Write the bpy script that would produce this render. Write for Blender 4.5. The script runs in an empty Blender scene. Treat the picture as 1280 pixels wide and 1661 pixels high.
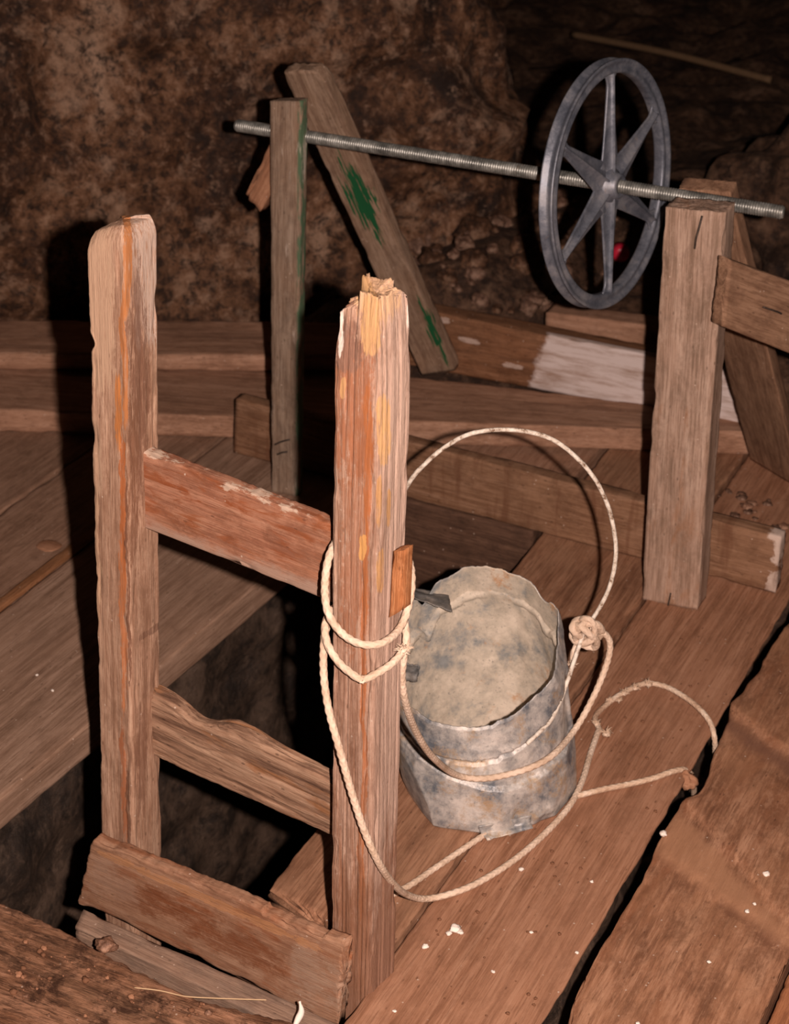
import bpy, math, random
import numpy as np
from mathutils import Vector, Matrix, noise

# ------------------------------------------------------------------ camera, world, flash, exposure
scene = bpy.context.scene
col = scene.collection
PITCH, YAW, FPX, CAMH = math.radians(28.4), math.radians(26.0), 3000.0, 1.65
W_PX, H_PX = 1280, 1661
FWD = Vector((-math.sin(YAW) * math.cos(PITCH), math.cos(YAW) * math.cos(PITCH), -math.sin(PITCH)))
RGT = Vector((math.cos(YAW), math.sin(YAW), 0))
UPV = RGT.cross(FWD)
HEAD = Vector((-math.sin(YAW), math.cos(YAW), 0))
CAM = Vector((0, 0, CAMH))

cam = bpy.data.cameras.new('camera')
cam_o = bpy.data.objects.new('camera', cam)
col.objects.link(cam_o)
cam_o.location = CAM
cam_o.rotation_euler = (math.radians(90) - PITCH, 0, YAW)
cam.sensor_fit = 'VERTICAL'
cam.sensor_height = 24.0
cam.lens = 24.0 * FPX / H_PX
cam.clip_start = 0.05
cam.dof.use_dof = True
cam.dof.focus_distance = 2.25
cam.dof.aperture_fstop = 6.3
scene.camera = cam_o

world = bpy.data.worlds.new('cave_dark')
scene.world = world
world.use_nodes = True
world.node_tree.nodes['Background'].inputs[0].default_value = (0.30, 0.16, 0.09, 1)
world.node_tree.nodes['Background'].inputs[1].default_value = 0.0

flash = bpy.data.lights.new('camera_flash', 'POINT')
flash.energy = 420
flash.color = (1.0, 0.80, 0.71)
flash.shadow_soft_size = 0.012
flash_o = bpy.data.objects.new('camera_flash', flash)
flash_o.location = CAM + RGT * 0.102 + UPV * 0.01 + FWD * 0.02
col.objects.link(flash_o)

scene.view_settings.view_transform = 'Standard'
scene.view_settings.look = 'None'
scene.view_settings.exposure = 0.0
scene.view_settings.gamma = 1.0
scene.view_settings.use_curve_mapping = False


# ------------------------------------------------------------------ where things stand
def ray(x, y):
    return FWD + RGT * ((x - W_PX / 2) / FPX) - UPV * ((y - H_PX / 2) / FPX)


def GZ(x, y, z=0.0):          # point on a level plane
    r = ray(x, y)
    return CAM + r * ((z - CAM.z) / r.z)


def GU(x, y, u):              # point on an upright plane across the planks
    r = ray(x, y)
    return CAM + r * (u / r.y)


def GH(x, y, h):              # point at a horizontal distance h from the camera
    r = ray(x, y)
    return CAM + r * (h / r.dot(HEAD))


def V(*a):
    return Vector(a)


def nz(x, y, z):
    return noise.noise(Vector((x, y, z)))


def fbm(x, y, z, o=4, g=2.0):
    s, a = 0.0, 1.0
    for _ in range(o):
        s += a * noise.noise(Vector((x, y, z)))
        x, y, z, a = x * g + 3.1, y * g + 1.7, z * g + 5.3, a * 0.5
    return s


# ------------------------------------------------------------------ object helpers
def link_mesh(name, verts, faces, mat, parent=None, origin=None, smooth=True, rot=None):
    """verts in world space -> object with its own origin (and rotation) under parent."""
    me = bpy.data.meshes.new(name)
    origin = Vector(origin) if origin is not None else Vector(np.mean(np.array(verts), axis=0))
    M = Matrix.Translation(origin) @ (rot.to_4x4() if rot else Matrix.Identity(4))
    A = np.array(verts, dtype=float)
    Mi = np.array(M.inverted())
    A = A @ Mi[:3, :3].T + Mi[:3, 3]
    me.from_pydata(A.tolist(), [], faces)
    me.update()
    if smooth:
        me.shade_smooth()
    if mat:
        me.materials.append(mat)
    o = bpy.data.objects.new(name, me)
    col.objects.link(o)
    if parent:
        o.parent = parent
        o.matrix_local = PW[parent.name].inverted() @ M
    else:
        o.matrix_world = M
    PW[o.name] = M
    return o


PW = {}


def put(o, parent):
    """parent o (whose world matrix is in PW) to parent."""
    pm = PW[parent.name]
    o.parent = parent
    o.matrix_local = pm.inverted() @ PW[o.name]


def tag(o, label=None, cat=None, group=None, kind=None):
    if label:
        o['label'] = label
    if cat:
        o['category'] = cat
    if group:
        o['group'] = group
    if kind:
        o['kind'] = kind
    return o


def thing(name, loc, label, cat, group=None):
    o = bpy.data.objects.new(name, None)
    o.location = loc
    o.empty_display_size = 0.05
    col.objects.link(o)
    PW[o.name] = Matrix.Translation(Vector(loc))
    return tag(o, label, cat, group)


def grid_faces(n, m, close=True, off=0):
    """n stations of rings with m points."""
    f = []
    for i in range(n - 1):
        for j in range(m if close else m - 1):
            k = (j + 1) % m
            f.append((off + i * m + j, off + i * m + k, off + (i + 1) * m + k, off + (i + 1) * m + j))
    return f


# ------------------------------------------------------------------ materials
class NB:
    def __init__(self, name):
        self.m = bpy.data.materials.new(name)
        self.m.use_nodes = True
        self.t = self.m.node_tree
        self.b = self.t.nodes['Principled BSDF']
        self.b.inputs['Roughness'].default_value = 0.8
        self.tc = self.t.nodes.new('ShaderNodeTexCoord')

    def n(self, typ, **kw):
        nd = self.t.nodes.new(typ)
        for k, v in kw.items():
            setattr(nd, k, v)
        return nd

    def l(self, a, b):
        self.t.links.new(a, b)

    def coord(self, scale=(1, 1, 1), src='Object', loc=(0, 0, 0), rot=(0, 0, 0)):
        mp = self.n('ShaderNodeMapping')
        mp.inputs['Scale'].default_value = scale
        mp.inputs['Location'].default_value = loc
        mp.inputs['Rotation'].default_value = rot
        self.l(self.tc.outputs[src], mp.inputs['Vector'])
        return mp.outputs[0]

    def noise(self, vec, scale=5, detail=8, rough=0.6, dist=0.0, ntype=None):
        nd = self.n('ShaderNodeTexNoise')
        nd.inputs['Scale'].default_value = scale
        nd.inputs['Detail'].default_value = detail
        nd.inputs['Roughness'].default_value = rough
        nd.inputs['Distortion'].default_value = dist
        if ntype:
            nd.noise_type = ntype
        self.l(vec, nd.inputs['Vector'])
        return nd.outputs[0]

    def vor(self, vec, scale=5, feature='F1', rand=1.0):
        nd = self.n('ShaderNodeTexVoronoi', feature=feature)
        nd.inputs['Scale'].default_value = scale
        nd.inputs['Randomness'].default_value = rand
        self.l(vec, nd.inputs['Vector'])
        return nd.outputs['Distance']

    def ramp(self, fac, stops, interp='LINEAR'):
        nd = self.n('ShaderNodeValToRGB')
        cr = nd.color_ramp
        cr.interpolation = interp
        while len(cr.elements) < len(stops):
            cr.elements.new(0.5)
        for e, (p, c) in zip(cr.elements, stops):
            e.position = p
            e.color = (c, c, c, 1) if isinstance(c, (int, float)) else (c[0], c[1], c[2], 1)
        self.l(fac, nd.inputs[0])
        return nd.outputs[0]

    def mix(self, fac, a, b, mode='MIX'):
        nd = self.n('ShaderNodeMix', data_type='RGBA', blend_type=mode)
        for s, v in ((nd.inputs[0], fac), (nd.inputs[6], a), (nd.inputs[7], b)):
            if isinstance(v, (int, float)):
                s.default_value = v if s == nd.inputs[0] else (v, v, v, 1)
            elif isinstance(v, tuple):
                s.default_value = (v[0], v[1], v[2], 1)
            else:
                self.l(v, s)
        return nd.outputs[2]

    def math(self, op, a, b=None, clamp=False):
        nd = self.n('ShaderNodeMath', operation=op, use_clamp=clamp)
        for s, v in zip(nd.inputs, (a, b)):
            if v is None:
                continue
            if isinstance(v, (int, float)):
                s.default_value = v
            else:
                self.l(v, s)
        return nd.outputs[0]

    def bump(self, h, strength=0.4, dist=0.002, prev=None):
        nd = self.n('ShaderNodeBump')
        nd.inputs['Strength'].default_value = strength
        nd.inputs['Distance'].default_value = dist
        self.l(h, nd.inputs['Height'])
        if prev is not None:
            self.l(prev, nd.inputs['Normal'])
        return nd.outputs[0]

    def sep(self, vec):
        nd = self.n('ShaderNodeSeparateXYZ')
        self.l(vec, nd.inputs[0])
        return nd.outputs

    def patch(self, c, colour, x, w, x0, rx, w0, rw, amt=0.9, rag=1.2, soft=0.12, nsc=(20, 190, 190)):
        """a ragged patch of another colour, centred at (x0, w0) on the unrolled faces"""
        if not hasattr(self, 'pn'):
            self.pn = {}
        if nsc not in self.pn:
            self.pn[nsc] = self.noise(self.coord(nsc), 1.0, 10, 0.8, 0.25)
        a = self.math('POWER', self.math('ABSOLUTE', self.math('MULTIPLY', self.math('SUBTRACT', x, x0), 1 / rx)), 3.5)
        b_ = self.math('POWER', self.math('ABSOLUTE', self.math('MULTIPLY', self.math('SUBTRACT', w, w0), 1 / rw)), 2.0)
        f = self.math('SUBTRACT', 1.0, self.math('ADD', a, b_))
        f = self.math('ADD', f, self.math('MULTIPLY', self.math('SUBTRACT', self.pn[nsc], 0.5), rag * 6.5))
        if 'brk' not in self.pn:
            self.pn['brk'] = self.ramp(self.noise(self.coord((35, 380, 380), loc=(3, 3, 3)), 1.0, 5, 0.7), [(0.38, 0.35), (0.50, 1.0)])
        m = self.math('MULTIPLY', self.ramp(f, [(0.15, 0.0), (0.15 + soft, 1.0)]), amt)
        m = self.math('MULTIPLY', m, self.pn['brk'])
        return self.mix(m, c, colour)

    def done(self, colour, normal=None, rough=None, spec=0.25):
        self.l(colour, self.b.inputs['Base Color'])
        if normal is not None:
            self.l(normal, self.b.inputs['Normal'])
        if rough is not None:
            if isinstance(rough, (int, float)):
                self.b.inputs['Roughness'].default_value = rough
            else:
                self.l(rough, self.b.inputs['Roughness'])
        self.b.inputs['Specular IOR Level'].default_value = spec
        return self.m


def wood(name, dark, mid, light, stain=None, stain_lo=0.5, stain_hi=0.62, stain_scale=(3, 22, 22), dust=0.25,
         dust_col=(0.30, 0.17, 0.10), grain=1.0, specks=True, extra=None, seed=0.0, bumpk=1.0, fade=0.0, pale=None, mott=0.5, gx=4.5):
    b = NB(name)
    L = (seed, seed * 1.7, seed * 0.6)
    g1 = b.noise(b.coord((gx, 75 * grain, 75 * grain), loc=L), 1.0, 12, 0.72, 0.25)
    g2 = b.noise(b.coord((gx * 5, 420 * grain, 420 * grain), loc=L), 1.0, 4, 0.65)
    c = b.ramp(g1, [(0.36, dark), (0.5, mid), (0.64, light)])
    c = b.mix(b.ramp(g2, [(0.38, 0.75), (0.49, 0.0)]), c, dark)
    c = b.mix(b.ramp(g2, [(0.53, 0.0), (0.66, 0.5)]), c, light)
    if pale:
        pm = b.noise(b.coord((2.5, 12, 12), loc=(seed + 3, 2, 1)), 1.0, 7, 0.65, 0.4)
        c = b.mix(b.ramp(pm, [(0.50, 0.0), (0.64, 0.85)]), c, pale)
    if stain:
        s = b.noise(b.coord(stain_scale, loc=(seed + 5, 1, 2)), 1.0, 6, 0.6, 0.6)
        sm = b.ramp(s, [(stain_lo, 0.0), (stain_hi, 1.0)])
        c = b.mix(sm, c, b.mix(g2, stain, tuple(x * 1.5 for x in stain)))
    d = b.noise(b.coord((5, 9, 9), loc=(seed, 7, 3)), 1.0, 8, 0.7)
    dm = b.math('MULTIPLY', b.ramp(d, [(0.42, 0.0), (0.66, 1.0)]), dust)
    c = b.mix(dm, c, dust_col)
    mo = b.noise(b.coord((16, 24, 24), loc=(seed, 9, 5)), 1.0, 10, 0.78, 0.4)
    c = b.mix(b.math('MULTIPLY', b.ramp(mo, [(0.38, 1.0), (0.53, 0.0)]), mott), c, tuple(x * 0.8 for x in dark))
    mo2 = b.noise(b.coord((30, 60, 60), loc=(seed, 2, 8)), 1.0, 8, 0.8)
    c = b.mix(b.math('MULTIPLY', b.ramp(mo2, [(0.52, 0.0), (0.64, 1.0)]), mott * 0.8), c, light)
    # pits and knots as dark spots of their own colour
    pit = b.vor(b.coord((30, 70, 70), loc=(seed, 0, 0)), 1.0)
    c = b.mix(b.ramp(pit, [(0.06, 0.6), (0.12, 0.0)]), c, tuple(x * 0.5 for x in dark))
    if specks:
        w = b.vor(b.coord((45, 45, 45), loc=(seed + 1, 0, 0)), 1.0)
        c = b.mix(b.ramp(w, [(0.045, 0.8), (0.075, 0.0)]), c, (0.5, 0.38, 0.3))
    if extra:
        c = extra(b, c)
    h = b.math('ADD', b.math('MULTIPLY', g1, 0.7), b.math('MULTIPLY', g2, 0.5))
    n1 = b.bump(h, 0.55 * bumpk, 0.004)
    n2 = b.bump(b.noise(b.coord((60, 260, 260)), 1.0, 5, 0.7), 0.5 * bumpk, 0.0012, n1)
    return b.done(c, n2, 0.82, 0.2)


# ------------------------------------------------------------------ timber builder
def timber(name, a0, a1, b0, b1, dvec, mat, parent=None, dl=0.008, ds=0.005, r=0.003, lo=0.0012, gr=0.0004,
           gf=110.0, wear=0.004, end_a=0.001, end_b=0.001, seed=0.0, edge0=None, edge1=None, hook=None, warp=None,
           dome=0.0):
    """A sawn board: face corners a0,a1 (start) and b0,b1 (end), thickness vector dvec away from the face."""
    a0, a1, b0, b1, d = (Vector(q) for q in (a0, a1, b0, b1, dvec))
    X = ((b0 + b1) / 2 - (a0 + a1) / 2)
    Ln = X.length
    X.normalize()
    Yv = (a1 - a0)
    Yv = (Yv - X * Yv.dot(X)).normalized()
    Zv = X.cross(Yv).normalized()
    rot = Matrix((X, Yv, Zv)).transposed()
    origin = (a0 + a1 + b0 + b1) / 4 + d / 2
    W0 = ((a1 - a0).length + (b1 - b0).length) / 2
    D0 = d.length
    nw, nd_ = max(3, round(W0 / ds)), max(3, round(D0 / ds))
    # perimeter in metres on a W0 x D0 rectangle
    pts = [(W0 * i / nw, 0.0) for i in range(nw)] + [(W0, D0 * i / nd_) for i in range(nd_)] + \
          [(W0 * (1 - i / nw), D0) for i in range(nw)] + [(0.0, D0 * (1 - i / nd_)) for i in range(nd_)]
    r = min(r, W0 * 0.49, D0 * 0.49)
    prof = []
    for (x, y) in pts:
        cx, cy = min(max(x, r), W0 - r), min(max(y, r), D0 - r)
        dx, dy = x - cx, y - cy
        ln = math.hypot(dx, dy)
        corner = 1.0 if (abs(dx) > 1e-6 and abs(dy) > 1e-6) else 0.0
        if ln < 1e-7:
            dx, dy, ln = (0, -1, 1) if y < D0 / 2 else (0, 1, 1)
            prof.append((x / W0, y / D0, 0, dy, 0.0))
            continue
        px, py = cx + dx / ln * r, cy + dy / ln * r
        prof.append((px / W0, py / D0, dx / ln, dy / ln, corner))
    m = len(prof)
    n = max(4, int(Ln / dl))
    dn = d.normalized()
    verts = []
    fc = (a0 + a1 + b0 + b1) / 4
    for i in range(n + 1):
        s = i / n
        c0, c1 = a0.lerp(b0, s), a1.lerp(b1, s)
        if edge0:
            c0 = c0 + (c1 - c0).normalized() * edge0(s)
        if edge1:
            c1 = c1 - (c1 - c0).normalized() * edge1(s)
        wv = (c1 - c0)
        wn = wv.normalized()
        xl = s * Ln
        for (p, q, nx, ny, cr) in prof:
            P = c0 + wv * p + d * q
            N = wn * nx + dn * ny
            y_, z_ = p * W0, q * D0
            e = lo * fbm(xl * 3 + seed, y_ * 12, z_ * 12 + seed, 3)
            g = noise.noise(Vector((xl * 2.2 + seed * 3, y_ * gf, z_ * gf)))
            e += gr * (g - abs(g) * 1.2)
            # edge wear
            if cr or min(p, 1 - p) * W0 < r * 2 and min(q, 1 - q) * D0 < r * 2:
                wq = noise.noise(Vector((xl * 22 + seed, p * 3 + q * 7, seed)))
                e -= wear * max(0.0, wq - 0.05) * 1.6
            # ragged ends
            fa = end_a * (fbm(y_ * 60 + seed, z_ * 60, 1.3, 3)) * max(0, 1 - xl / 0.05)
            fb = end_b * (fbm(y_ * 60 + seed, z_ * 60, 9.3, 3)) * max(0, 1 - (Ln - xl) / 0.05)
            P = P + N * e + X * (fa + fb)
            if hook:
                P = hook(P, s, p, q, N)
            if warp:
                P = P + warp(s)
            verts.append(P)
    faces = grid_faces(n + 1, m)
    # end caps as shrinking rings
    for side in (0, 1):
        base = 0 if side == 0 else n * m
        prev = list(range(base, base + m))
        cen = sum((verts[k] for k in prev), Vector()) / m
        K = max(3, int(min(W0, D0) / 2 / ds))
        amp = (end_a if side == 0 else end_b)
        for kk in range(1, K):
            t = kk / K
            cur = []
            for j in range(m):
                P0 = verts[base + j]
                P = P0.lerp(cen, t)
                q = P - origin
                y_, z_ = q.dot(Yv), q.dot(Zv)
                # the end face follows the smooth lie of its edge, with its own fibrous grain
                rise = dome * math.sin(t * math.pi / 2) * (1 if side else -1)
                P = P + X * (rise + 0.8 * amp * fbm(y_ * 110 + seed, z_ * 110, 4.4 + side, 4) * min(1.0, t * 3))
                cur.append(len(verts))
                verts.append(P)
            for j in range(m):
                k2 = (j + 1) % m
                f = (prev[j], prev[k2], cur[k2], cur[j])
                faces.append(f if side else f[::-1])
            prev = cur
        faces.append(tuple(prev) if side else tuple(prev[::-1]))
    if Zv.dot(d) < 0:
        faces = [f[::-1] for f in faces]
    return link_mesh(name, verts, faces, mat, parent, origin, rot=rot)


# ------------------------------------------------------------------ tube builder (rope, wire, nails)
def smooth_path(P, step):
    """Catmull-Rom through points, resampled at about step metres."""
    P = [Vector(p) for p in P]
    Q = [P[0] * 2 - P[1]] + P + [P[-1] * 2 - P[-2]]
    out = []
    for i in range(1, len(Q) - 2):
        p0, p1, p2, p3 = Q[i - 1:i + 3]
        k = max(2, int((p2 - p1).length / step))
        for j in range(k):
            t = j / k
            out.append(0.5 * ((2 * p1) + (p2 - p0) * t + (2 * p0 - 5 * p1 + 4 * p2 - p3) * t * t + (3 * p1 - p0 - 3 * p2 + p3) * t ** 3))
    out.append(P[-1])
    return out


def tube(name, P, rad, mat, parent=None, m=16, step=0.003, braid=0.0, pitch=0.011, wob=0.0, rfun=None, seed=0.0):
    C = smooth_path(P, step)
    verts, faces = [], []
    T = (C[1] - C[0]).normalized()
    A = T.orthogonal().normalized()
    s = 0.0
    n = len(C)
    for i, c in enumerate(C):
        t = (C[min(i + 1, n - 1)] - C[max(i - 1, 0)]).normalized()
        A = (A - t * A.dot(t)).normalized()
        B = t.cross(A)
        if i:
            s += (c - C[i - 1]).length
        rr = rad * (rfun(i / (n - 1)) if rfun else 1.0)
        for j in range(m):
            th = 2 * math.pi * j / m
            rj = rr
            if braid:
                k = 2 * math.pi * s / pitch
                rj += braid * (max(math.sin(4 * th + k), math.sin(4 * th - k + 1.5)) - 0.5)
            if wob:
                rj += wob * fbm(s * 90 + seed, math.cos(th) * 1.5, math.sin(th) * 1.5, 3)
            verts.append(c + A * (rj * math.cos(th)) + B * (rj * math.sin(th)))
    faces = grid_faces(n, m)
    faces.append(tuple(range(m))[::-1])
    faces.append(tuple(range((n - 1) * m, n * m)))
    return link_mesh(name, verts, faces, mat, parent)


# ================================================================== MATERIALS
def rock_mat(name, cols, scale=3.0, bump=0.5):
    b = NB(name)
    v = b.coord((1, 1, 1))
    a = b.noise(v, scale, 12, 0.70, 0.4)
    c = b.ramp(a, [(0.36, cols[0]), (0.47, cols[1]), (0.56, cols[2]), (0.68, cols[3])])
    k = b.noise(v, scale * 7, 10, 0.8, 0.25)
    c = b.mix(b.ramp(k, [(0.42, 0.9), (0.52, 0.0)]), c, cols[0])
    c = b.mix(b.ramp(k, [(0.54, 0.0), (0.66, 0.7)]), c, cols[3])
    k2 = b.noise(v, scale * 2.3, 7, 0.75, 0.2)
    c = b.mix(b.ramp(k2, [(0.54, 0.0), (0.68, 0.8)]), c, cols[3])
    h = b.noise(v, scale * 4, 12, 0.75)
    n = b.bump(h, bump, 0.05)
    n = b.bump(b.noise(v, scale * 22, 6, 0.75), bump * 0.7, 0.012, n)
    return b.done(c, n, 0.55, 0.5)


M_ROCK = rock_mat('brown_rock', [(0.030, 0.013, 0.007), (0.16, 0.066, 0.028), (0.33, 0.155, 0.075), (0.72, 0.45, 0.30)], 4.8, 1.0)
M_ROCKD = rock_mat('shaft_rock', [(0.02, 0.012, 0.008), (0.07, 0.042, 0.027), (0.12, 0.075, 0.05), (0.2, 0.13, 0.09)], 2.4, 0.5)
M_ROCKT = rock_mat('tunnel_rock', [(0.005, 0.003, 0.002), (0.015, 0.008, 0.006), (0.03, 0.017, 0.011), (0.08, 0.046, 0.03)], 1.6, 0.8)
M_DIRT = rock_mat('tunnel_dirt', [(0.030, 0.013, 0.007), (0.10, 0.048, 0.025), (0.19, 0.095, 0.052), (0.36, 0.21, 0.13)], 6.0, 0.9)
M_STONE = rock_mat('pinkish_stone', [(0.10, 0.045, 0.025), (0.22, 0.11, 0.065), (0.34, 0.18, 0.11), (0.45, 0.27, 0.18)], 25.0, 0.3)
M_RUBBLE = rock_mat('rubble_stone', [(0.06, 0.028, 0.016), (0.15, 0.075, 0.045), (0.26, 0.14, 0.09), (0.42, 0.28, 0.2)], 9.0, 0.4)

DECK_D, DECK_M, DECK_L = (0.185, 0.082, 0.043), (0.31, 0.148, 0.083), (0.41, 0.22, 0.135)
M_P1 = wood('red_brown_plank', DECK_D, DECK_M, DECK_L, dust=0.6, dust_col=(0.37, 0.19, 0.115), grain=0.8, seed=1.0, bumpk=0.6, mott=0.32, gx=3.0)
M_P0 = wood('red_brown_plank_b', (0.15, 0.066, 0.035), (0.28, 0.135, 0.075), (0.37, 0.20, 0.12), mott=0.35, gx=3.0, dust=0.5, grain=0.8, seed=2.0, bumpk=0.5)
M_P2 = wood('scarred_plank', (0.135, 0.056, 0.027), (0.265, 0.120, 0.060), (0.40, 0.21, 0.12), dust=0.5, dust_col=(0.34, 0.17, 0.09), grain=0.55, seed=3.0, bumpk=0.9,
            stain=(0.20, 0.075, 0.03), stain_scale=(2, 12, 12))
M_P3 = wood('orange_plank', (0.18, 0.06, 0.025), (0.32, 0.12, 0.05), (0.40, 0.17, 0.08), dust=0.2, seed=4.0)
M_L = wood('grey_brown_plank', (0.17, 0.095, 0.060), (0.285, 0.175, 0.118), (0.40, 0.26, 0.185), dust=0.5, dust_col=(0.30, 0.18, 0.12), seed=5.0, bumpk=0.5, grain=0.7, mott=0.3, gx=3.0)
M_L2 = wood('grey_brown_plank_b', (0.16, 0.085, 0.052), (0.27, 0.155, 0.10), (0.36, 0.22, 0.15), dust=0.5, dust_col=(0.28, 0.16, 0.105), seed=6.0, bumpk=0.5)
M_STRIP = wood('orange_strip', (0.16, 0.065, 0.025), (0.26, 0.115, 0.05), (0.33, 0.16, 0.08), dust=0.2, seed=6.5)
M_LF = wood('rough_bark_plank', (0.06, 0.026, 0.014), (0.20, 0.090, 0.046), (0.36, 0.185, 0.11), dust=0.4, seed=7.0, grain=0.5, bumpk=2.2, mott=1.0,
            stain=(0.05, 0.022, 0.012), stain_lo=0.56, stain_hi=0.64, stain_scale=(9, 22, 22))
M_B1 = wood('beam_wood', (0.12, 0.055, 0.028), (0.205, 0.105, 0.058), (0.29, 0.165, 0.10), dust=0.5, seed=8.0, bumpk=0.7)
M_B2 = wood('beam_wood_far', (0.20, 0.10, 0.06), (0.34, 0.185, 0.115), (0.44, 0.26, 0.175), dust=0.5, dust_col=(0.38, 0.21, 0.135), seed=9.0, bumpk=0.5)
M_JOIST = wood('dark_joist_wood', (0.04, 0.02, 0.012), (0.09, 0.046, 0.028), (0.15, 0.08, 0.05), dust=0.3, dust_col=(0.14, 0.07, 0.045), seed=10.0)
M_POST = wood('grey_post_wood', (0.18, 0.115, 0.078), (0.34, 0.225, 0.165), (0.48, 0.345, 0.265), dust=0.35, dust_col=(0.36, 0.21, 0.14), mott=0.45, seed=11.0, gx=3.0,
              stain=(0.22, 0.10, 0.045), stain_lo=0.56, stain_hi=0.68, stain_scale=(5, 14, 14), bumpk=0.8, grain=0.7)
M_TRESTLE = wood('weathered_trestle_wood', (0.13, 0.075, 0.045), (0.24, 0.145, 0.09), (0.36, 0.24, 0.165), dust=0.4, dust_col=(0.27, 0.16, 0.10), seed=12.0,
                 pale=(0.34, 0.25, 0.19), bumpk=0.7)
M_BRACE = wood('brown_brace_wood', (0.13, 0.065, 0.038), (0.235, 0.13, 0.078), (0.32, 0.19, 0.12), dust=0.4, seed=13.0, grain=0.8, bumpk=0.6)
M_CHUNK = wood('orange_offcut_wood', (0.24, 0.105, 0.055), (0.33, 0.16, 0.09), (0.42, 0.22, 0.13), dust=0.1, seed=14.0)


def green_streak(b, c):
    x, y, z = b.sep(b.coord((1, 1, 1)))
    s = b.noise(b.coord((14, 260, 260)), 1.0, 3, 0.6)
    s2 = b.noise(b.coord((7, 3, 3)), 1.0, 3, 0.6)
    # paint keeps to a band along the board, between two lengths
    band = b.math('ABSOLUTE', b.math('SUBTRACT', y, GREEN['y']))
    f = b.math('SUBTRACT', 1.0, b.math('MULTIPLY', band, GREEN['k']))
    f = b.math('ADD', f, b.math('MULTIPLY', b.math('SUBTRACT', s, 0.5), 2.6))
    f = b.math('ADD', f, b.math('MULTIPLY', b.math('SUBTRACT', s2, 0.5), 5.0))
    return b.mix(b.ramp(f, [(GREEN['t'], 0.0), (GREEN['t'] + 0.06, 1.0)]), c, (0.012, 0.075, 0.028))


GREEN = dict(y=-0.005, k=40.0, t=0.55)
M_LBRACE = wood('brace_with_green_paint', (0.14, 0.075, 0.045), (0.25, 0.15, 0.095), (0.34, 0.22, 0.15), dust=0.4, seed=15.0, extra=green_streak, bumpk=0.6)


def white_paint(b, c):
    x, y, z = b.sep(b.coord((1, 1, 1)))
    s = b.noise(b.coord((14, 14, 14)), 1.0, 8, 0.7)
    s2 = b.noise(b.coord((6, 40, 40)), 1.0, 6, 0.7)
    f = b.math('ADD', b.math('MULTIPLY', b.math('SUBTRACT', b.math('ADD', x, b.math('MULTIPLY', y, -0.35)), WH['x']), 25.0), b.math('MULTIPLY', b.math('SUBTRACT', s, 0.5), 2.0))
    m = b.ramp(f, [(0.0, 0.0), (0.25, 1.0)])
    top = b.ramp(z, [(0.0, 0.0), (1.0, 1.0)])
    w = b.mix(b.ramp(s2, [(0.36, 0.0), (0.55, 1.0)]), (0.33, 0.22, 0.17), (0.62, 0.52, 0.49))
    pm = b.math('MULTIPLY', m, b.ramp(b.math('SUBTRACT', WH['z'], z) if WH['s'] < 0 else b.math('SUBTRACT', z, WH['z']), [(0.0, 0.0), (0.004, 1.0)]))
    for (px_, py_, rx_, rw_) in WH['smears']:
        c = b.patch(c, (0.50, 0.38, 0.32), x, y, px_, rx_, py_, rw_, 0.8, 0.8, 0.2, (20, 60, 60))
    return b.mix(pm, c, w)


def metal(name, c1, c2, c3, metallic=0.6, rough=0.5, scale=12, bump=0.2, rust=None, rustamt=0.6):
    b = NB(name)
    v = b.coord((1, 1, 1))
    a = b.noise(v, scale, 10, 0.72, 0.15)
    c = b.ramp(a, [(0.38, c1), (0.5, c2), (0.62, c3)])
    if rust:
        rn = b.noise(v, scale * 0.8, 10, 0.78, 0.2)
        c = b.mix(b.ramp(rn, [(rustamt, 0.0), (rustamt + 0.1, 0.9)]), c, rust)
    k = b.noise(v, scale * 12, 5, 0.7)
    c = b.mix(b.ramp(k, [(0.30, 0.6), (0.42, 0.0)]), c, tuple(x * 0.45 for x in c1))
    b.b.inputs['Metallic'].default_value = metallic
    n = b.bump(b.noise(v, scale * 5, 8, 0.7), bump, 0.004)
    return b.done(c, n, b.ramp(a, [(0.3, rough - 0.1), (0.7, rough + 0.15)]), 0.5)


M_ZINC = metal('old_galvanised_zinc', (0.13, 0.145, 0.165), (0.37, 0.35, 0.33), (0.60, 0.55, 0.50), 0.25, 0.45, 18, 0.25, (0.42, 0.29, 0.175), 0.52)
M_ZINCIN = metal('stained_zinc_inside', (0.20, 0.205, 0.20), (0.42, 0.36, 0.285), (0.56, 0.475, 0.38), 0.0, 0.65, 15, 0.3, (0.42, 0.22, 0.10), 0.57)
M_ZINCD = metal('dark_torn_zinc', (0.07, 0.07, 0.07), (0.14, 0.13, 0.12), (0.24, 0.21, 0.18), 0.3, 0.5, 30, 0.3)
M_WHEEL = metal('cast_aluminium', (0.085, 0.095, 0.12), (0.15, 0.16, 0.19), (0.24, 0.24, 0.26), 0.35, 0.42, 22, 0.15, (0.22, 0.15, 0.11), 0.60)
M_ROD = metal('zinc_plated_thread', (0.13, 0.13, 0.12), (0.24, 0.24, 0.22), (0.40, 0.40, 0.37), 0.55, 0.38, 40, 0.1, (0.22, 0.15, 0.09), 0.60)
M_NAIL = metal('rusty_nail', (0.02, 0.015, 0.012), (0.05, 0.035, 0.028), (0.10, 0.07, 0.05), 0.4, 0.6, 60, 0.2)


def wire_mat():
    b = NB('white_flaking_wire')
    v = b.coord((1, 1, 1))
    a = b.noise(v, 90, 6, 0.7)
    c = b.ramp(a, [(0.36, (0.17, 0.10, 0.06)), (0.47, (0.52, 0.44, 0.36)), (0.6, (0.72, 0.65, 0.56))])
    return b.done(c, b.bump(a, 0.6, 0.002), 0.7, 0.3)


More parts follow.
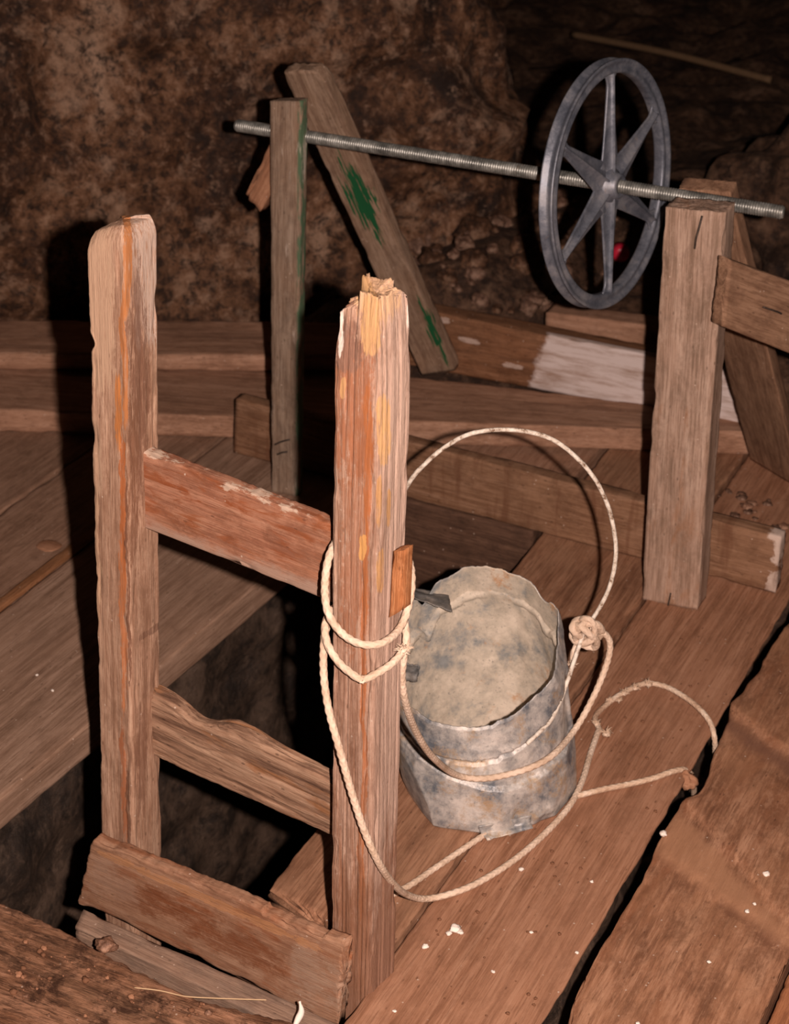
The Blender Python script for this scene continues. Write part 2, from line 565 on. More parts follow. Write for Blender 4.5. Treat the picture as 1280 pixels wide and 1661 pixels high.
def rope_mat(name, c1, c2, c3):
    b = NB(name)
    v = b.coord((1, 1, 1))
    a = b.noise(v, 30, 8, 0.7)
    c = b.ramp(a, [(0.35, c1), (0.5, c2), (0.65, c3)])
    f = b.noise(v, 600, 4, 0.7)
    return b.done(c, b.bump(f, 0.6, 0.001), 0.9, 0.15)


M_WIRE = wire_mat()
M_ROPE = rope_mat('cream_braided_rope', (0.47, 0.335, 0.235), (0.61, 0.46, 0.345), (0.72, 0.57, 0.45))
M_ROPED = rope_mat('soiled_braided_rope', (0.30, 0.16, 0.08), (0.44, 0.26, 0.15), (0.56, 0.37, 0.23))
M_TUFT = rope_mat('frayed_rope_fibre', (0.42, 0.27, 0.18), (0.58, 0.42, 0.30), (0.70, 0.56, 0.44))


def flat(name, c, rough=0.8):
    b = NB(name)
    k = b.noise(b.coord((1, 1, 1)), 60, 5, 0.6)
    return b.done(b.mix(k, tuple(x * 0.75 for x in c), tuple(min(1, x * 1.2) for x in c)), None, rough, 0.3)


M_CRUMB = flat('white_crumb', (0.75, 0.66, 0.58))
M_RED = flat('red_plastic', (0.55, 0.02, 0.05), 0.3)
M_POLE = flat('dull_pole', (0.16, 0.095, 0.05))
M_STRAW = flat('dry_straw', (0.55, 0.38, 0.22))
M_DEBRIS = flat('wood_crumb', (0.16, 0.07, 0.035))


# ladder woods: painted orange-red in old streaks
def unroll(b):
    x, y, z = b.sep(b.coord((1, 1, 1)))
    w = b.math('ADD', y, z)      # zero along the corner between the front and the inner face
    wander = b.noise(b.coord((7, 0, 0)), 1.0, 5, 0.65)
    return x, b.math('ADD', w, b.math('MULTIPLY', b.math('SUBTRACT', wander, 0.5), 0.030))


def left_extra(b, c):
    x, w = unroll(b)
    d = b.noise(b.coord((5, 26, 26), loc=(1, 3, 1)), 1.0, 10, 0.78, 0.5)
    c = b.mix(b.ramp(d, [(0.52, 0.0), (0.66, 0.6)]), c, (0.16, 0.08, 0.045))
    P = b.patch
    c = P(c, (0.44, 0.34, 0.28), x, w, 0.86, 0.10, 0.040, 0.030, 0.75)
    c = P(c, (0.15, 0.07, 0.042), x, w, 0.72, 0.16, 0.022, 0.020, 0.85)
    c = P(c, (0.17, 0.08, 0.045), x, w, 0.60, 0.13, 0.010, 0.012, 0.8)
    c = P(c, (0.17, 0.085, 0.05), x, w, 0.30, 0.05, 0.050, 0.012, 0.7)
    c = P(c, (0.16, 0.075, 0.045), x, w, 0.18, 0.10, 0.020, 0.012, 0.7)
    c = P(c, (0.44, 0.285, 0.19), x, w, 0.83, 0.13, -0.040, 0.026, 0.95, 0.5, 0.06)
    c = P(c, (0.42, 0.27, 0.18), x, w, 0.62, 0.06, -0.052, 0.010, 0.9, 0.8)
    c = P(c, (0.47, 0.30, 0.19), x, w, 0.48, 0.10, -0.054, 0.008, 0.8, 0.8)
    c = P(c, (0.37, 0.145, 0.05), x, w, 0.88, 0.07, 0.004, 0.008, 0.95, 0.5)
    c = P(c, (0.36, 0.135, 0.045), x, w, 0.76, 0.09, -0.002, 0.005, 0.9, 0.8)
    c = P(c, (0.42, 0.155, 0.045), x, w, 0.69, 0.05, -0.014, 0.006, 0.95, 0.8)
    c = P(c, (0.33, 0.10, 0.03), x, w, 0.56, 0.12, -0.008, 0.005, 0.9, 0.8)
    c = P(c, (0.38, 0.13, 0.045), x, w, 0.38, 0.13, -0.012, 0.006, 0.8, 0.9)
    c = P(c, (0.12, 0.05, 0.028), x, w, 0.45, 0.16, -0.002, 0.003, 0.85, 0.8)
    c = P(c, (0.32, 0.11, 0.045), x, w, 0.13, 0.10, -0.014, 0.006, 0.85, 0.9)
    c = P(c, (0.10, 0.045, 0.025), x, w, 0.10, 0.08, -0.008, 0.004, 0.8, 0.9)
    c = P(c, (0.10, 0.045, 0.028), x, w, 0.37, 0.006, 0.040, 0.024, 0.6, 0.9)
    return c


def right_extra(b, c):
    x, w = unroll(b)
    d = b.noise(b.coord((6, 30, 30), loc=(4, 3, 1)), 1.0, 10, 0.78, 0.5)
    side = b.ramp(b.math('MULTIPLY', b.math('ADD', w, 0.01), 30.0), [(0.0, 0.0), (1.0, 0.55)])
    c = b.mix(side, c, (0.50, 0.365, 0.295))
    c = b.mix(b.ramp(d, [(0.53, 0.0), (0.66, 0.6)]), c, (0.17, 0.085, 0.05))
    P = b.patch
    hs = (30, 60, 60)
    c = P(c, (0.30, 0.11, 0.05), x, w, 0.80, 0.10, -0.035, 0.030, 0.75, 1.0, 0.2, hs)
    c = P(c, (0.29, 0.11, 0.05), x, w, 0.64, 0.16, -0.028, 0.022, 0.6, 1.1, 0.2, hs)
    c = P(c, (0.17, 0.10, 0.075), x, w, 0.865, 0.035, -0.045, 0.025, 0.7, 1.0, 0.2, hs)
    c = P(c, (0.55, 0.34, 0.19), x, w, 0.945, 0.055, 0.0, 0.045, 0.8, 0.9, 0.2)
    c = P(c, (0.36, 0.12, 0.04), x, w, 0.74, 0.10, -0.012, 0.006, 0.9, 0.8)
    c = P(c, (0.36, 0.12, 0.04), x, w, 0.50, 0.16, -0.014, 0.004, 0.85, 0.7)
    c = P(c, (0.34, 0.12, 0.045), x, w, 0.25, 0.16, -0.012, 0.005, 0.85, 0.7)
    c = P(c, (0.50, 0.29, 0.135), x, w, 0.895, 0.035, -0.012, 0.014, 1.0, 0.6, 0.03)
    c = P(c, (0.50, 0.29, 0.135), x, w, 0.775, 0.045, 0.011, 0.013, 1.0, 0.5, 0.03)
    c = P(c, (0.46, 0.25, 0.11), x, w, 0.690, 0.035, 0.004, 0.005, 1.0, 0.5, 0.03)
    c = P(c, (0.46, 0.25, 0.11), x, w, 0.675, 0.025, 0.022, 0.004, 1.0, 0.5, 0.03)
    c = P(c, (0.56, 0.29, 0.10), x, w, 0.630, 0.018, -0.019, 0.005, 1.0, 0.4, 0.03)
    c = P(c, (0.47, 0.26, 0.115), x, w, 0.600, 0.030, 0.009, 0.008, 1.0, 0.5, 0.03)
    c = P(c, (0.47, 0.26, 0.115), x, w, 0.815, 0.014, -0.044, 0.004, 1.0, 0.4, 0.03)
    c = P(c, (0.70, 0.60, 0.52), x, w, 0.880, 0.030, -0.050, 0.004, 0.9, 0.8, 0.05)
    c = P(c, (0.70, 0.60, 0.52), x, w, 0.895, 0.022, 0.052, 0.004, 0.9, 0.6, 0.05)
    # turns a darker red-brown toward the bottom of the upright
    f = b.math('ADD', b.math('SUBTRACT', 0.62, x), b.math('MULTIPLY', b.math('SUBTRACT', d, 0.5), 1.0))
    return b.mix(b.ramp(f, [(0.36, 0.0), (0.50, 0.72)]), c, (0.20, 0.085, 0.042))


M_RAILL = wood('left_stile_wood', (0.22, 0.115, 0.07), (0.35, 0.205, 0.135), (0.48, 0.315, 0.22), dust=0.15, seed=21.0, extra=left_extra, bumpk=0.9, grain=1.0, mott=0.5)
M_RAILR = wood('right_stile_wood', (0.23, 0.115, 0.07), (0.39, 0.235, 0.165), (0.54, 0.37, 0.28), dust=0.12, seed=22.0, extra=right_extra, bumpk=1.3, grain=1.5, mott=0.45)
M_CLEAT = wood('orange_cleat_wood', (0.26, 0.09, 0.03), (0.42, 0.16, 0.06), (0.58, 0.28, 0.13), dust=0.05, seed=27.0, grain=1.2, mott=0.5)


def rung_pale(b, c):
    x, y, z = b.sep(b.coord((1, 1, 1)))
    s = b.noise(b.coord((12, 30, 30)), 1.0, 7, 0.7)
    f = b.math('ADD', b.math('MULTIPLY', b.math('ADD', y, 0.033), -30.0), b.math('MULTIPLY', b.math('SUBTRACT', s, 0.5), 2.0))
    c = b.mix(b.math('MULTIPLY', b.ramp(f, [(0.0, 0.0), (0.35, 1.0)]), 0.75), c, (0.34, 0.235, 0.18))
    t = b.math('ADD', b.math('MULTIPLY', b.math('SUBTRACT', y, 0.040), 60.0), b.math('MULTIPLY', b.math('SUBTRACT', s, 0.5), 5.0))
    return b.mix(b.ramp(t, [(0.75, 0.0), (0.95, 0.8)]), c, (0.50, 0.38, 0.29))


M_RUNG1 = wood('red_rung_wood', (0.19, 0.075, 0.042), (0.31, 0.13, 0.075), (0.40, 0.20, 0.125), dust=0.25, seed=23.0, bumpk=0.6, mott=0.6, extra=rung_pale,
               stain=(0.19, 0.055, 0.020), stain_lo=0.50, stain_hi=0.60, stain_scale=(14, 60, 60))
M_RUNG2 = wood('grained_rung_wood', (0.085, 0.042, 0.026), (0.28, 0.16, 0.10), (0.46, 0.30, 0.20), dust=0.1, seed=24.0, grain=0.36, gx=1.6, bumpk=1.8, mott=0.2, stain=(0.20, 0.09, 0.04), stain_lo=0.55, stain_hi=0.66, stain_scale=(8, 30, 30))
def foot_extra(b, c):
    x, y, z = b.sep(b.coord((1, 1, 1)))
    P = b.patch
    ns = (20, 30, 30)
    c = P(c, (0.16, 0.05, 0.018), x, y, -0.02, 0.17, -0.006, 0.030, 0.75, 1.3, 1.2, ns)
    c = P(c, (0.34, 0.215, 0.15), x, y, -0.17, 0.05, 0.006, 0.040, 0.6, 1.3, 1.0, ns)
    c = P(c, (0.36, 0.25, 0.18), x, y, 0.185, 0.05, 0.0, 0.06, 0.6, 1.3, 1.0, ns)
    return P(c, (0.42, 0.20, 0.09), x, y, 0.02, 0.22, 0.046, 0.008, 0.7, 1.0, 0.2, ns)


M_RUNG3 = wood('rust_stained_board', (0.20, 0.09, 0.05), (0.30, 0.155, 0.09), (0.39, 0.225, 0.145), dust=0.4, dust_col=(0.36, 0.22, 0.14), seed=25.0,
               stain=(0.18, 0.062, 0.025), stain_lo=0.50, stain_hi=0.62, stain_scale=(10, 24, 24), bumpk=0.8, mott=0.45, extra=foot_extra)
M_GB = wood('grey_ledge_board', (0.15, 0.10, 0.075), (0.24, 0.16, 0.115), (0.32, 0.22, 0.16), dust=0.4, dust_col=(0.30, 0.16, 0.095), seed=26.0)

# ================================================================== SETTING: rock, ground, shaft
def sweep_rock(name, path, z0, z1, dz, dsx, mat, amp, lean, closed=False, freq=1.6, shear=0.0, seed=0.0, inward=1.0, label=None):
    P = smooth_path([V(x, y, 0) for x, y in path], dsx)
    n = len(P)
    mz = int((z1 - z0) / dz)
    verts = []
    for i, p in enumerate(P):
        t = (P[min(i + 1, n - 1)] - P[max(i - 1, 0)]).normalized()
        nr = V(t.y, -t.x, 0) * inward
        for j in range(mz + 1):
            z = z0 + (z1 - z0) * j / mz
            q = p - nr * lean(z) + V(-shear * max(0, z), 0, z)
            a = fbm(q.x * freq + seed, q.y * freq, z * freq, 6)
            c = 1 - abs(fbm(q.x * freq * 1.9 + seed, q.y * freq * 1.9 + 4, z * freq * 1.9, 4))
            d = amp * (a * 0.8 + (c - 0.6) * 0.9)
            if closed and (i == 0 or i == n - 1):
                d = amp * 0.1
            verts.append(q + nr * d + V(0, 0, 0.3 * d if 0 < j < mz and not closed else 0))
    o = link_mesh(name, verts, grid_faces(n, mz + 1, close=False), mat)
    return tag(o, label, None, None, 'structure')


sweep_rock('wall_back', [(-4.2, 2.2), (-3.4, 2.72), (-2.7, 3.02), (-2.35, 3.2), (-1.95, 3.42), (-1.66, 3.68), (-1.52, 4.0), (-1.85, 4.5), (-2.6, 5.6), (-2.8, 8.0)],
           -0.12, 2.3, 0.02, 0.022, M_ROCK, 0.10, lambda z: 0.18 * max(0, z), shear=0.10)
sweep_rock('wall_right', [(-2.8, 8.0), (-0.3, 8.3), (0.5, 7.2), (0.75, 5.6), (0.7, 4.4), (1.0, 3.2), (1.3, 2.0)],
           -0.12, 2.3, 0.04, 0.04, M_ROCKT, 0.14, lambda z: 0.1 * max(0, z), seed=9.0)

HOLE = (-1.62, -0.70, 1.40, 2.93)
ring = [(-1.62, 1.42), (-1.66, 2.1), (-1.60, 2.9), (-1.15, 2.98), (-0.72, 2.92), (-0.68, 2.2), (-0.70, 1.44), (-1.15, 1.38), (-1.62, 1.42)]
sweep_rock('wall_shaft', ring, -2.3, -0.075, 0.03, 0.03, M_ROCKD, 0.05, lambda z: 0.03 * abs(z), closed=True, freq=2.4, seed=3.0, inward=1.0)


def ground_z(x, y):
    h = -0.075 - 0.25 * max(0.0, min(1.0, (x + 1.05) / 0.05)) * max(0.0, min(1.0, (3.05 - y) / 0.05))
    far = max(0.0, min(1.0, (y - 0.33 * (x + 1.0) - 3.35) / 0.35))
    h += far * (0.14 if x > -1.6 else 0.07 + 0.07 * max(0, (x + 1.9) / 0.3))
    h += far * math.exp(-((x + 1.55 - (y - 3.7) * 0.4) / 0.22) ** 2) * 0.12
    h += (0.012 + 0.05 * far) * fbm(x * 4, y * 4, 0.3, 6)
    return h


gx = np.arange(-4.2, 1.6, 0.035)
gy = np.arange(0.6, 8.6, 0.035)
gv, idx, gf_ = [], {}, []
for i, x in enumerate(gx):
    for j, y in enumerate(gy):
        idx[i, j] = len(gv)
        gv.append(V(x, y, ground_z(x, y)))
for i in range(len(gx) - 1):
    for j in range(len(gy) - 1):
        cx, cy = gx[i] + 0.017, gy[j] + 0.017
        if HOLE[0] < cx < HOLE[1] and HOLE[2] < cy < HOLE[3]:
            continue
        gf_.append((idx[i, j], idx[i + 1, j], idx[i + 1, j + 1], idx[i, j + 1]))
tag(link_mesh('floor', gv, gf_, M_DIRT), kind='structure')


# ================================================================== DECK PLANKS
def interp_edge(pts, ua, ub, v0, sign=1.0):
    """pts: pixel outline of a top edge (z=0) -> edge function of s."""
    q = sorted((GZ(x, y, 0).y, GZ(x, y, 0).x) for x, y in pts)
    us = [a for a, _ in q]
    vs = [b for _, b in q]

    def f(s):
        u = ua + (ub - ua) * s
        return sign * (float(np.interp(u, us, vs)) - v0) + 0.0018 * fbm(u * 30, v0, 1.0, 3)
    return f


def jag(a, f, seed):
    return lambda s: a * abs(fbm(s * f, seed, 0.3, 4))


def plank(name, v0, v1, u0, u1, t, mat, label, z=0.0, v0b=None, v1b=None, u0r=None, **kw):
    v0b = v0 if v0b is None else v0b
    v1b = v1 if v1b is None else v1b
    u0r = u0 if u0r is None else u0r
    o = timber(name, (v0, u0, z), (v1, u0r, z), (v0b, u1, z), (v1b, u1, z), (0, 0, -t), mat, **kw)
    return tag(o, label, 'plank')


def p1_hook(P, s, p, q, N):
    # waney right edge: chamfered on top and undercut below
    if p > 0.93:
        if q > 0.12:
            P = P - V(0.05 * (q - 0.12), 0, 0)
    return P


plank('deck_plank', -0.811, -0.586, 1.25, 3.36, 0.05, M_P1,
      'wide smooth red-brown plank carrying the right half of the bucket and the right post',
      v1b=-0.5855, hook=p1_hook, seed=1.1, lo=0.0015, gr=0.00025, r=0.004, edge0=jag(0.004, 30, 1), edge1=jag(0.004, 24, 2), wear=0.003)
plank('deck_plank', -1.02, -0.8145, 1.70, 3.36, 0.045, M_P0,
      'red-brown plank with a rough sawn end just behind the right ladder upright',
      v0b=-1.08, u0r=1.655, seed=2.2, lo=0.0015, gr=0.0003, r=0.004, end_a=0.007, edge1=jag(0.006, 26, 3), edge0=jag(0.003, 20, 4))
P2L = [(a_ + 7, b_) for a_, b_ in [(905, 1680), (925, 1610), (960, 1545), (1000, 1480), (1030, 1432), (1052, 1392), (1062, 1360), (1085, 1325), (1100, 1298), (1122, 1290),
       (1140, 1262), (1150, 1225), (1162, 1196), (1175, 1172), (1178, 1150), (1215, 1105), (1245, 1052), (1290, 985)]]


def line2(p, q):          # signed distance to a line on the deck through two picture points, positive farther up the plank
    a, b = GZ(*p), GZ(*q)
    d = (b - a).normalized()
    n = V(-d.y, d.x, 0)
    if n.y < 0:
        n = -n
    return n, -n.dot(a)


LN1, LC1 = line2((1175, 1158), (1280, 1228))
LN2, LC2 = line2((1100, 1300), (1262, 1480))
LN3, LC3 = line2((1055, 1385), (1250, 1520))


def p2_hook(P, s, p, q, N):
    if q < 0.25 and N.z > 0.3:
        w = 0.012 * fbm(P.x * 22, P.y * 22, 3, 4)
        d1, d2, d3 = LN1.dot(P) + LC1 + w * 0.5, LN2.dot(P) + LC2 + w, LN3.dot(P) + LC3 + w
        def st(d, k):
            return max(0.0, min(1.0, d / k))
        h = 0.009 * st(d1, 0.008) + 0.006 * st(d2, 0.010) + 0.005 * st(d3, 0.02) - 0.008
        if d3 < 0:
            h += 0.0022 * fbm(P.y * 9, P.x * 60, 1, 3) * st(-d3, 0.03)
        P = P + V(0, 0, h)
    return P


P2O = V(-0.455, 2.225, -0.025)


def p2_scar(b, c):
    x, y, z = b.sep(b.coord((1, 1, 1)))       # x runs up the plank, y across it
    s = b.noise(b.coord((22, 22, 22)), 1.0, 8, 0.75)
    def dist(n, k):
        v = b.math('ADD', b.math('MULTIPLY', x, n.y), b.math('MULTIPLY', y, n.x))
        v = b.math('ADD', v, k + n.dot(P2O))
        return b.math('ADD', v, b.math('MULTIPLY', b.math('SUBTRACT', s, 0.5), 0.05))
    d2, d3 = dist(LN2, LC2), dist(LN3, LC3)
    band = b.math('MULTIPLY', b.ramp(b.math('MULTIPLY', d2, -60.0), [(0.0, 0.0), (1.0, 1.0)]), b.ramp(b.math('MULTIPLY', d3, 60.0), [(0.0, 0.0), (1.0, 1.0)]))
    c = b.mix(b.math('MULTIPLY', band, 0.75), c, (0.37, 0.19, 0.105))
    rim = b.ramp(b.math('ABSOLUTE', b.math('MULTIPLY', d3, 1.0)), [(0.0, 1.0), (0.03, 0.0)])
    c = b.mix(b.math('MULTIPLY', rim, b.ramp(s, [(0.45, 0.0), (0.58, 0.9)])), c, (0.15, 0.065, 0.035))
    d1 = dist(LN1, LC1)
    rim1 = b.ramp(b.math('ABSOLUTE', b.math('ADD', d1, 0.02)), [(0.0, 0.8), (0.03, 0.0)])
    return b.mix(rim1, c, (0.17, 0.08, 0.05))


M_P2 = wood('scarred_plank_wood', (0.155, 0.068, 0.036), (0.30, 0.142, 0.078), (0.44, 0.24, 0.145), dust=0.5, dust_col=(0.34, 0.17, 0.09), grain=0.55, seed=3.0, bumpk=1.0,
            stain=(0.17, 0.07, 0.035), stain_scale=(5, 30, 30), mott=0.55, extra=p2_scar)
plank('deck_plank', -0.565, -0.345, 1.25, 3.2, 0.05, M_P2,
      'scarred plank with a chipped left edge along the black gap at lower right', seed=3.3, lo=0.003, gr=0.0006, r=0.005,
      edge0=interp_edge(P2L, 1.25, 3.2, -0.565), hook=p2_hook, wear=0.005, dl=0.006, ds=0.004)
plank('deck_plank', -0.338, -0.10, 1.25, 2.4, 0.05, M_P3,
      'orange-brown plank showing only its edge in the bottom right corner', seed=4.4, edge0=jag(0.004, 40, 6))

L1 = plank('deck_plank', -1.785, -1.475, 1.60, 3.15, 0.055, M_L,
           'broad grey-brown plank left of the shaft with white specks', v1b=-1.40, seed=5.5, lo=0.0015, gr=0.0003, wear=0.002)
plank('deck_plank', -2.00, -1.80, 1.30, 2.98, 0.055, M_L2,
      'grey-brown plank with a pale round knot at far left', seed=6.6, lo=0.0015, gr=0.0003)
knot_p = GZ(80, 885, 0.0)
plank('deck_plank', -2.40, -2.007, 1.40, 2.85, 0.055, M_L2,
      'dusty dark plank at the left edge behind the plank with the round knot', seed=7.7, lo=0.003, gr=0.0004)
tag(timber('batten', (-1.800, 1.5, 0.010), (-1.780, 1.5, 0.010), (-1.806, 2.5, 0.010), (-1.784, 2.5, 0.010), (0, 0, -0.0105), M_STRIP,
           seed=8.8, ds=0.003, r=0.002), 'thin orange-brown batten along the seam of the left planks', 'batten')
LFE = [(-80, 1424), (0, 1455), (60, 1482), (124, 1514), (160, 1538), (215, 1566), (270, 1592), (320, 1614), (400, 1634), (476, 1651), (560, 1680)]
_q = sorted((GZ(x, y, 0).x, GZ(x, y, 0).y) for x, y in LFE)


def lf_edge(s):
    v = -1.75 + s * 0.92
    return 1.56 - float(np.interp(v, [a for a, _ in _q], [b for _, b in _q])) + 0.004 * fbm(s * 50, 1, 1, 4)


tag(timber('deck_plank', (-1.75, 1.15, 0), (-1.75, 1.56, 0), (-0.83, 1.15, 0), (-0.83, 1.56, 0), (0, 0, -0.05), M_LF,
           seed=9.1, lo=0.006, gr=0.0012, gf=60, ds=0.004, dl=0.004, edge1=lf_edge, r=0.012, wear=0.004),
    'rough splintery bark-brown plank in the bottom left corner', 'plank')
tag(timber('ledge_board', GZ(122, 1503, -.03), GZ(136, 1472, -.03), GZ(470, 1668, -.03), GZ(560, 1665, -.03), (0, 0, -0.04), M_GB,
           seed=9.9, ds=0.004, r=0.004, lo=0.002), 'narrow grey-edged board lying at the foot of the rust-stained ladder board', 'board')

# ================================================================== BEAMS
X_B1L, X_B1R = GZ(378, 735), GZ(1257, 963)


def b1_paint(b, c):
    x, y, z = b.sep(b.coord((1, 1, 1)))
    s = b.noise(b.coord((30, 30, 30)), 1.0, 6, 0.7)
    f = b.math('ADD', b.math('MULTIPLY', b.math('SUBTRACT', x, 0.538), 30.0), b.math('MULTIPLY', b.math('SUBTRACT', s, 0.5), 3.0))
    f = b.math('ADD', f, b.math('MULTIPLY', b.math('ABSOLUTE', y), 10.0))
    c = b.mix(b.math('MULTIPLY', b.ramp(f, [(0.45, 0.0), (0.65, 1.0)]), 0.9), c, (0.55, 0.43, 0.36))
    d = b.noise(b.coord((40, 5, 5)), 1.0, 5, 0.6)
    return b.mix(b.ramp(d, [(0.52, 0.0), (0.66, 0.7)]), c, (0.13, 0.055, 0.028))


M_B1 = wood('beam_wood_stained', (0.12, 0.055, 0.028), (0.215, 0.11, 0.060), (0.30, 0.17, 0.105), dust=0.5, seed=8.0, bumpk=0.7, extra=b1_paint)
tag(timber('cross_beam', X_B1L, X_B1L + V(0.012, 0, 0.122), X_B1R, X_B1R + V(0, 0, 0.112), (0, 0.032, 0), M_B1, seed=11.0, lo=0.0015,
           edge0=lambda s: 0.0, r=0.003, end_b=0.002),
    'cross beam on edge behind both upright posts, its right end whitened', 'beam')
dB2 = V(0.926, 0.377, 0)
pB2 = V(-0.377, 0.926, 0)
fL, fR = V(-2.206, 2.70, 0.05) - dB2 * 0.55, V(-1.01, 3.187, 0.05) + dB2 * 0.235
tag(timber('cross_beam', fL, fL + pB2 * 0.50, fR, fR + pB2 * 0.075, (0, 0, -0.05), M_B2, seed=12.0, lo=0.002, ds=0.006),
    'long flat plank lying slantwise across the deck behind both posts', 'beam')
tag(timber('cross_beam', GZ(-120, 573, .09), GZ(-120, 517, .09), GZ(560, 577, .09), GZ(560, 522, .09), (0, 0, -0.039), M_B2, seed=13.0, lo=0.004, ds=0.006,
           r=0.008),
    'dusty plank at the foot of the rock wall on the left', 'beam')
WH = dict(x=-0.05, z=0.012, s=1)
bl, tl = GU(655, 592, 3.30), GU(655, 497, 3.30)
br, tr = GU(1235, 700, 3.30), GU(1235, 612, 3.30)
cen_x = (bl.x + br.x) / 2
WH['x'] = GU(868, 590, 3.30).x - cen_x
WH['z'] = 0.008
cen_z = (bl.z + tl.z + br.z + tr.z) / 4
WH['smears'] = [(GU(a_, b_, 3.30).x - cen_x, (GU(a_, b_, 3.30).z - cen_z) * 1.0, c_, 0.007) for a_, b_, c_ in [(764, 553, 0.030), (833, 594, 0.028), (722, 520, 0.016)]]
M_B3 = wood('half_whitewashed_wood', (0.10, 0.042, 0.02), (0.19, 0.082, 0.038), (0.27, 0.13, 0.07), dust=0.3, seed=16.0, extra=white_paint, bumpk=0.5,
            pale=None)
tag(timber('half_painted_board', bl, tl, br, tr, (0, 0.05, 0), M_B3, seed=14.0, lo=0.0015),
    'brown board on edge with its right half painted white, behind the posts', 'board')
tag(timber('backing_board', GU(885, 590, 3.40), GU(885, 506, 3.40), GU(1230, 650, 3.40), GU(1230, 552, 3.40), (0, 0.06, 0), M_B2, seed=15.0),
    'short dusty board behind the white-painted one, below the wheel', 'board')
tag(timber('shaft_joist', (-1.395, 2.80, -0.003), (-1.395, 2.80, -0.21), (-1.078, 2.79, -0.003), (-1.078, 2.79, -0.21), (0, 0.07, 0), M_JOIST, seed=16.0, ds=0.008),
    'dark joist closing the far side of the shaft mouth under the cross beam', 'joist')
plank('deck_plank', -1.39, -1.095, 2.875, 3.36, 0.04, M_B2, 'short brown plank between the cross beams, left of the hoop-shadowed plank', z=-0.012, seed=17.7)

# ================================================================== LEFT TRESTLE
tr_l = thing('trestle', (-1.55, 2.73, 0), 'slim left trestle: narrow upright and green-flecked leaning brace', 'trestle')


def lp_green(b, c):
    x, y, z = b.sep(b.coord((1, 1, 1)))
    s = b.noise(b.coord((12, 60, 60)), 1.0, 5, 0.7)
    m = b.math('MULTIPLY', b.ramp(b.math('SUBTRACT', y, 0.0225), [(0.0, 0.0), (0.003, 1.0)]), b.ramp(s, [(0.42, 0.0), (0.5, 0.9)]))
    c = b.mix(m, c, (0.06, 0.12, 0.065))
    w = b.noise(b.coord((9, 40, 40), loc=(4, 4, 4)), 1.0, 5, 0.6)
    return b.mix(b.ramp(w, [(0.60, 0.0), (0.68, 0.7)]), c, (0.52, 0.43, 0.36))


M_LP = wood('grey_slim_post_wood', (0.13, 0.085, 0.06), (0.22, 0.15, 0.105), (0.32, 0.24, 0.18), dust=0.3, seed=17.0, extra=lp_green, bumpk=0.7)
lpu = 2.714
timber('post', GU(440, 800, lpu), GU(481, 806, lpu), GU(437, 164, lpu), GU(489, 165, lpu), (0, 0.026, 0), M_LP, tr_l, seed=20.0, ds=0.004)
GREEN.update(y=-0.010, k=60.0, t=0.5)
lb_a0, lb_a1 = GZ(684, 609, .05), GZ(738, 601, .05)


def brace_green(b, c):
    x, y, z = b.sep(b.coord((1, 1, 1)))
    s = b.noise(b.coord((16, 300, 300)), 1.0, 2, 0.5)
    s2 = b.noise(b.coord((9, 1, 1), loc=(GREEN2, 0, 0)), 1.0, 2, 0.5)
    # a long splash above the middle, thinner flecks toward the foot; x runs from foot to head
    w1 = b.math('SUBTRACT', 1.0, b.math('MULTIPLY', b.math('ABSOLUTE', b.math('SUBTRACT', x, 0.11)), 6.2))
    w2 = b.math('SUBTRACT', 0.75, b.math('MULTIPLY', b.math('ABSOLUTE', b.math('ADD', x, 0.31)), 4.2))
    d1 = b.math('MULTIPLY', b.math('ABSOLUTE', b.math('ADD', y, 0.006)), 30.0)
    d2 = b.math('MULTIPLY', b.math('ABSOLUTE', b.math('SUBTRACT', y, 0.016)), 42.0)
    f1 = b.math('SUBTRACT', w1, d1)
    f2 = b.math('SUBTRACT', w2, d2)
    f = b.math('ADD', b.math('MAXIMUM', f1, f2), b.math('MULTIPLY', b.math('SUBTRACT', s, 0.5), 2.4))
    return b.mix(b.ramp(f, [(0.30, 0.0), (0.34, 1.0)]), c, (0.010, 0.085, 0.030))


GREEN2 = 2.0
M_LB = wood('leaning_brace_wood', (0.15, 0.09, 0.06), (0.25, 0.165, 0.11), (0.35, 0.245, 0.175), dust=0.3, seed=18.0, extra=brace_green, bumpk=0.6)
timber('brace', lb_a0, lb_a1, GU(456, 117, 2.80), GU(520, 115, 2.80), (0, 0.03, 0.008), M_LB, tr_l, seed=21.0, ds=0.004, end_b=0.003,
       edge1=lambda s: 0.012 * max(0, (s - 0.965) / 0.035) ** 2, edge0=lambda s: 0.004 * max(0, (s - 0.97) / 0.03))
timber('nailed_offcut', GU(396, 318, 2.745), GU(423, 343, 2.745), GU(450, 205, 2.745), GU(486, 232, 2.745), (0, 0.028, 0), M_CHUNK, tr_l, seed=22.0, ds=0.004, r=0.006, wear=0.006, end_a=0.006)
for k, (xa, ya, xb, yb) in enumerate([(446, 721, 470, 713), (450, 737, 466, 733)]):
    tube('nail', [GU(xa, ya, lpu - 0.003), GU((xa + xb) / 2, (ya + yb) / 2 - 1, lpu - 0.006), GU(xb, yb, lpu - 0.003)], 0.0018, M_NAIL, tr_l, m=8)

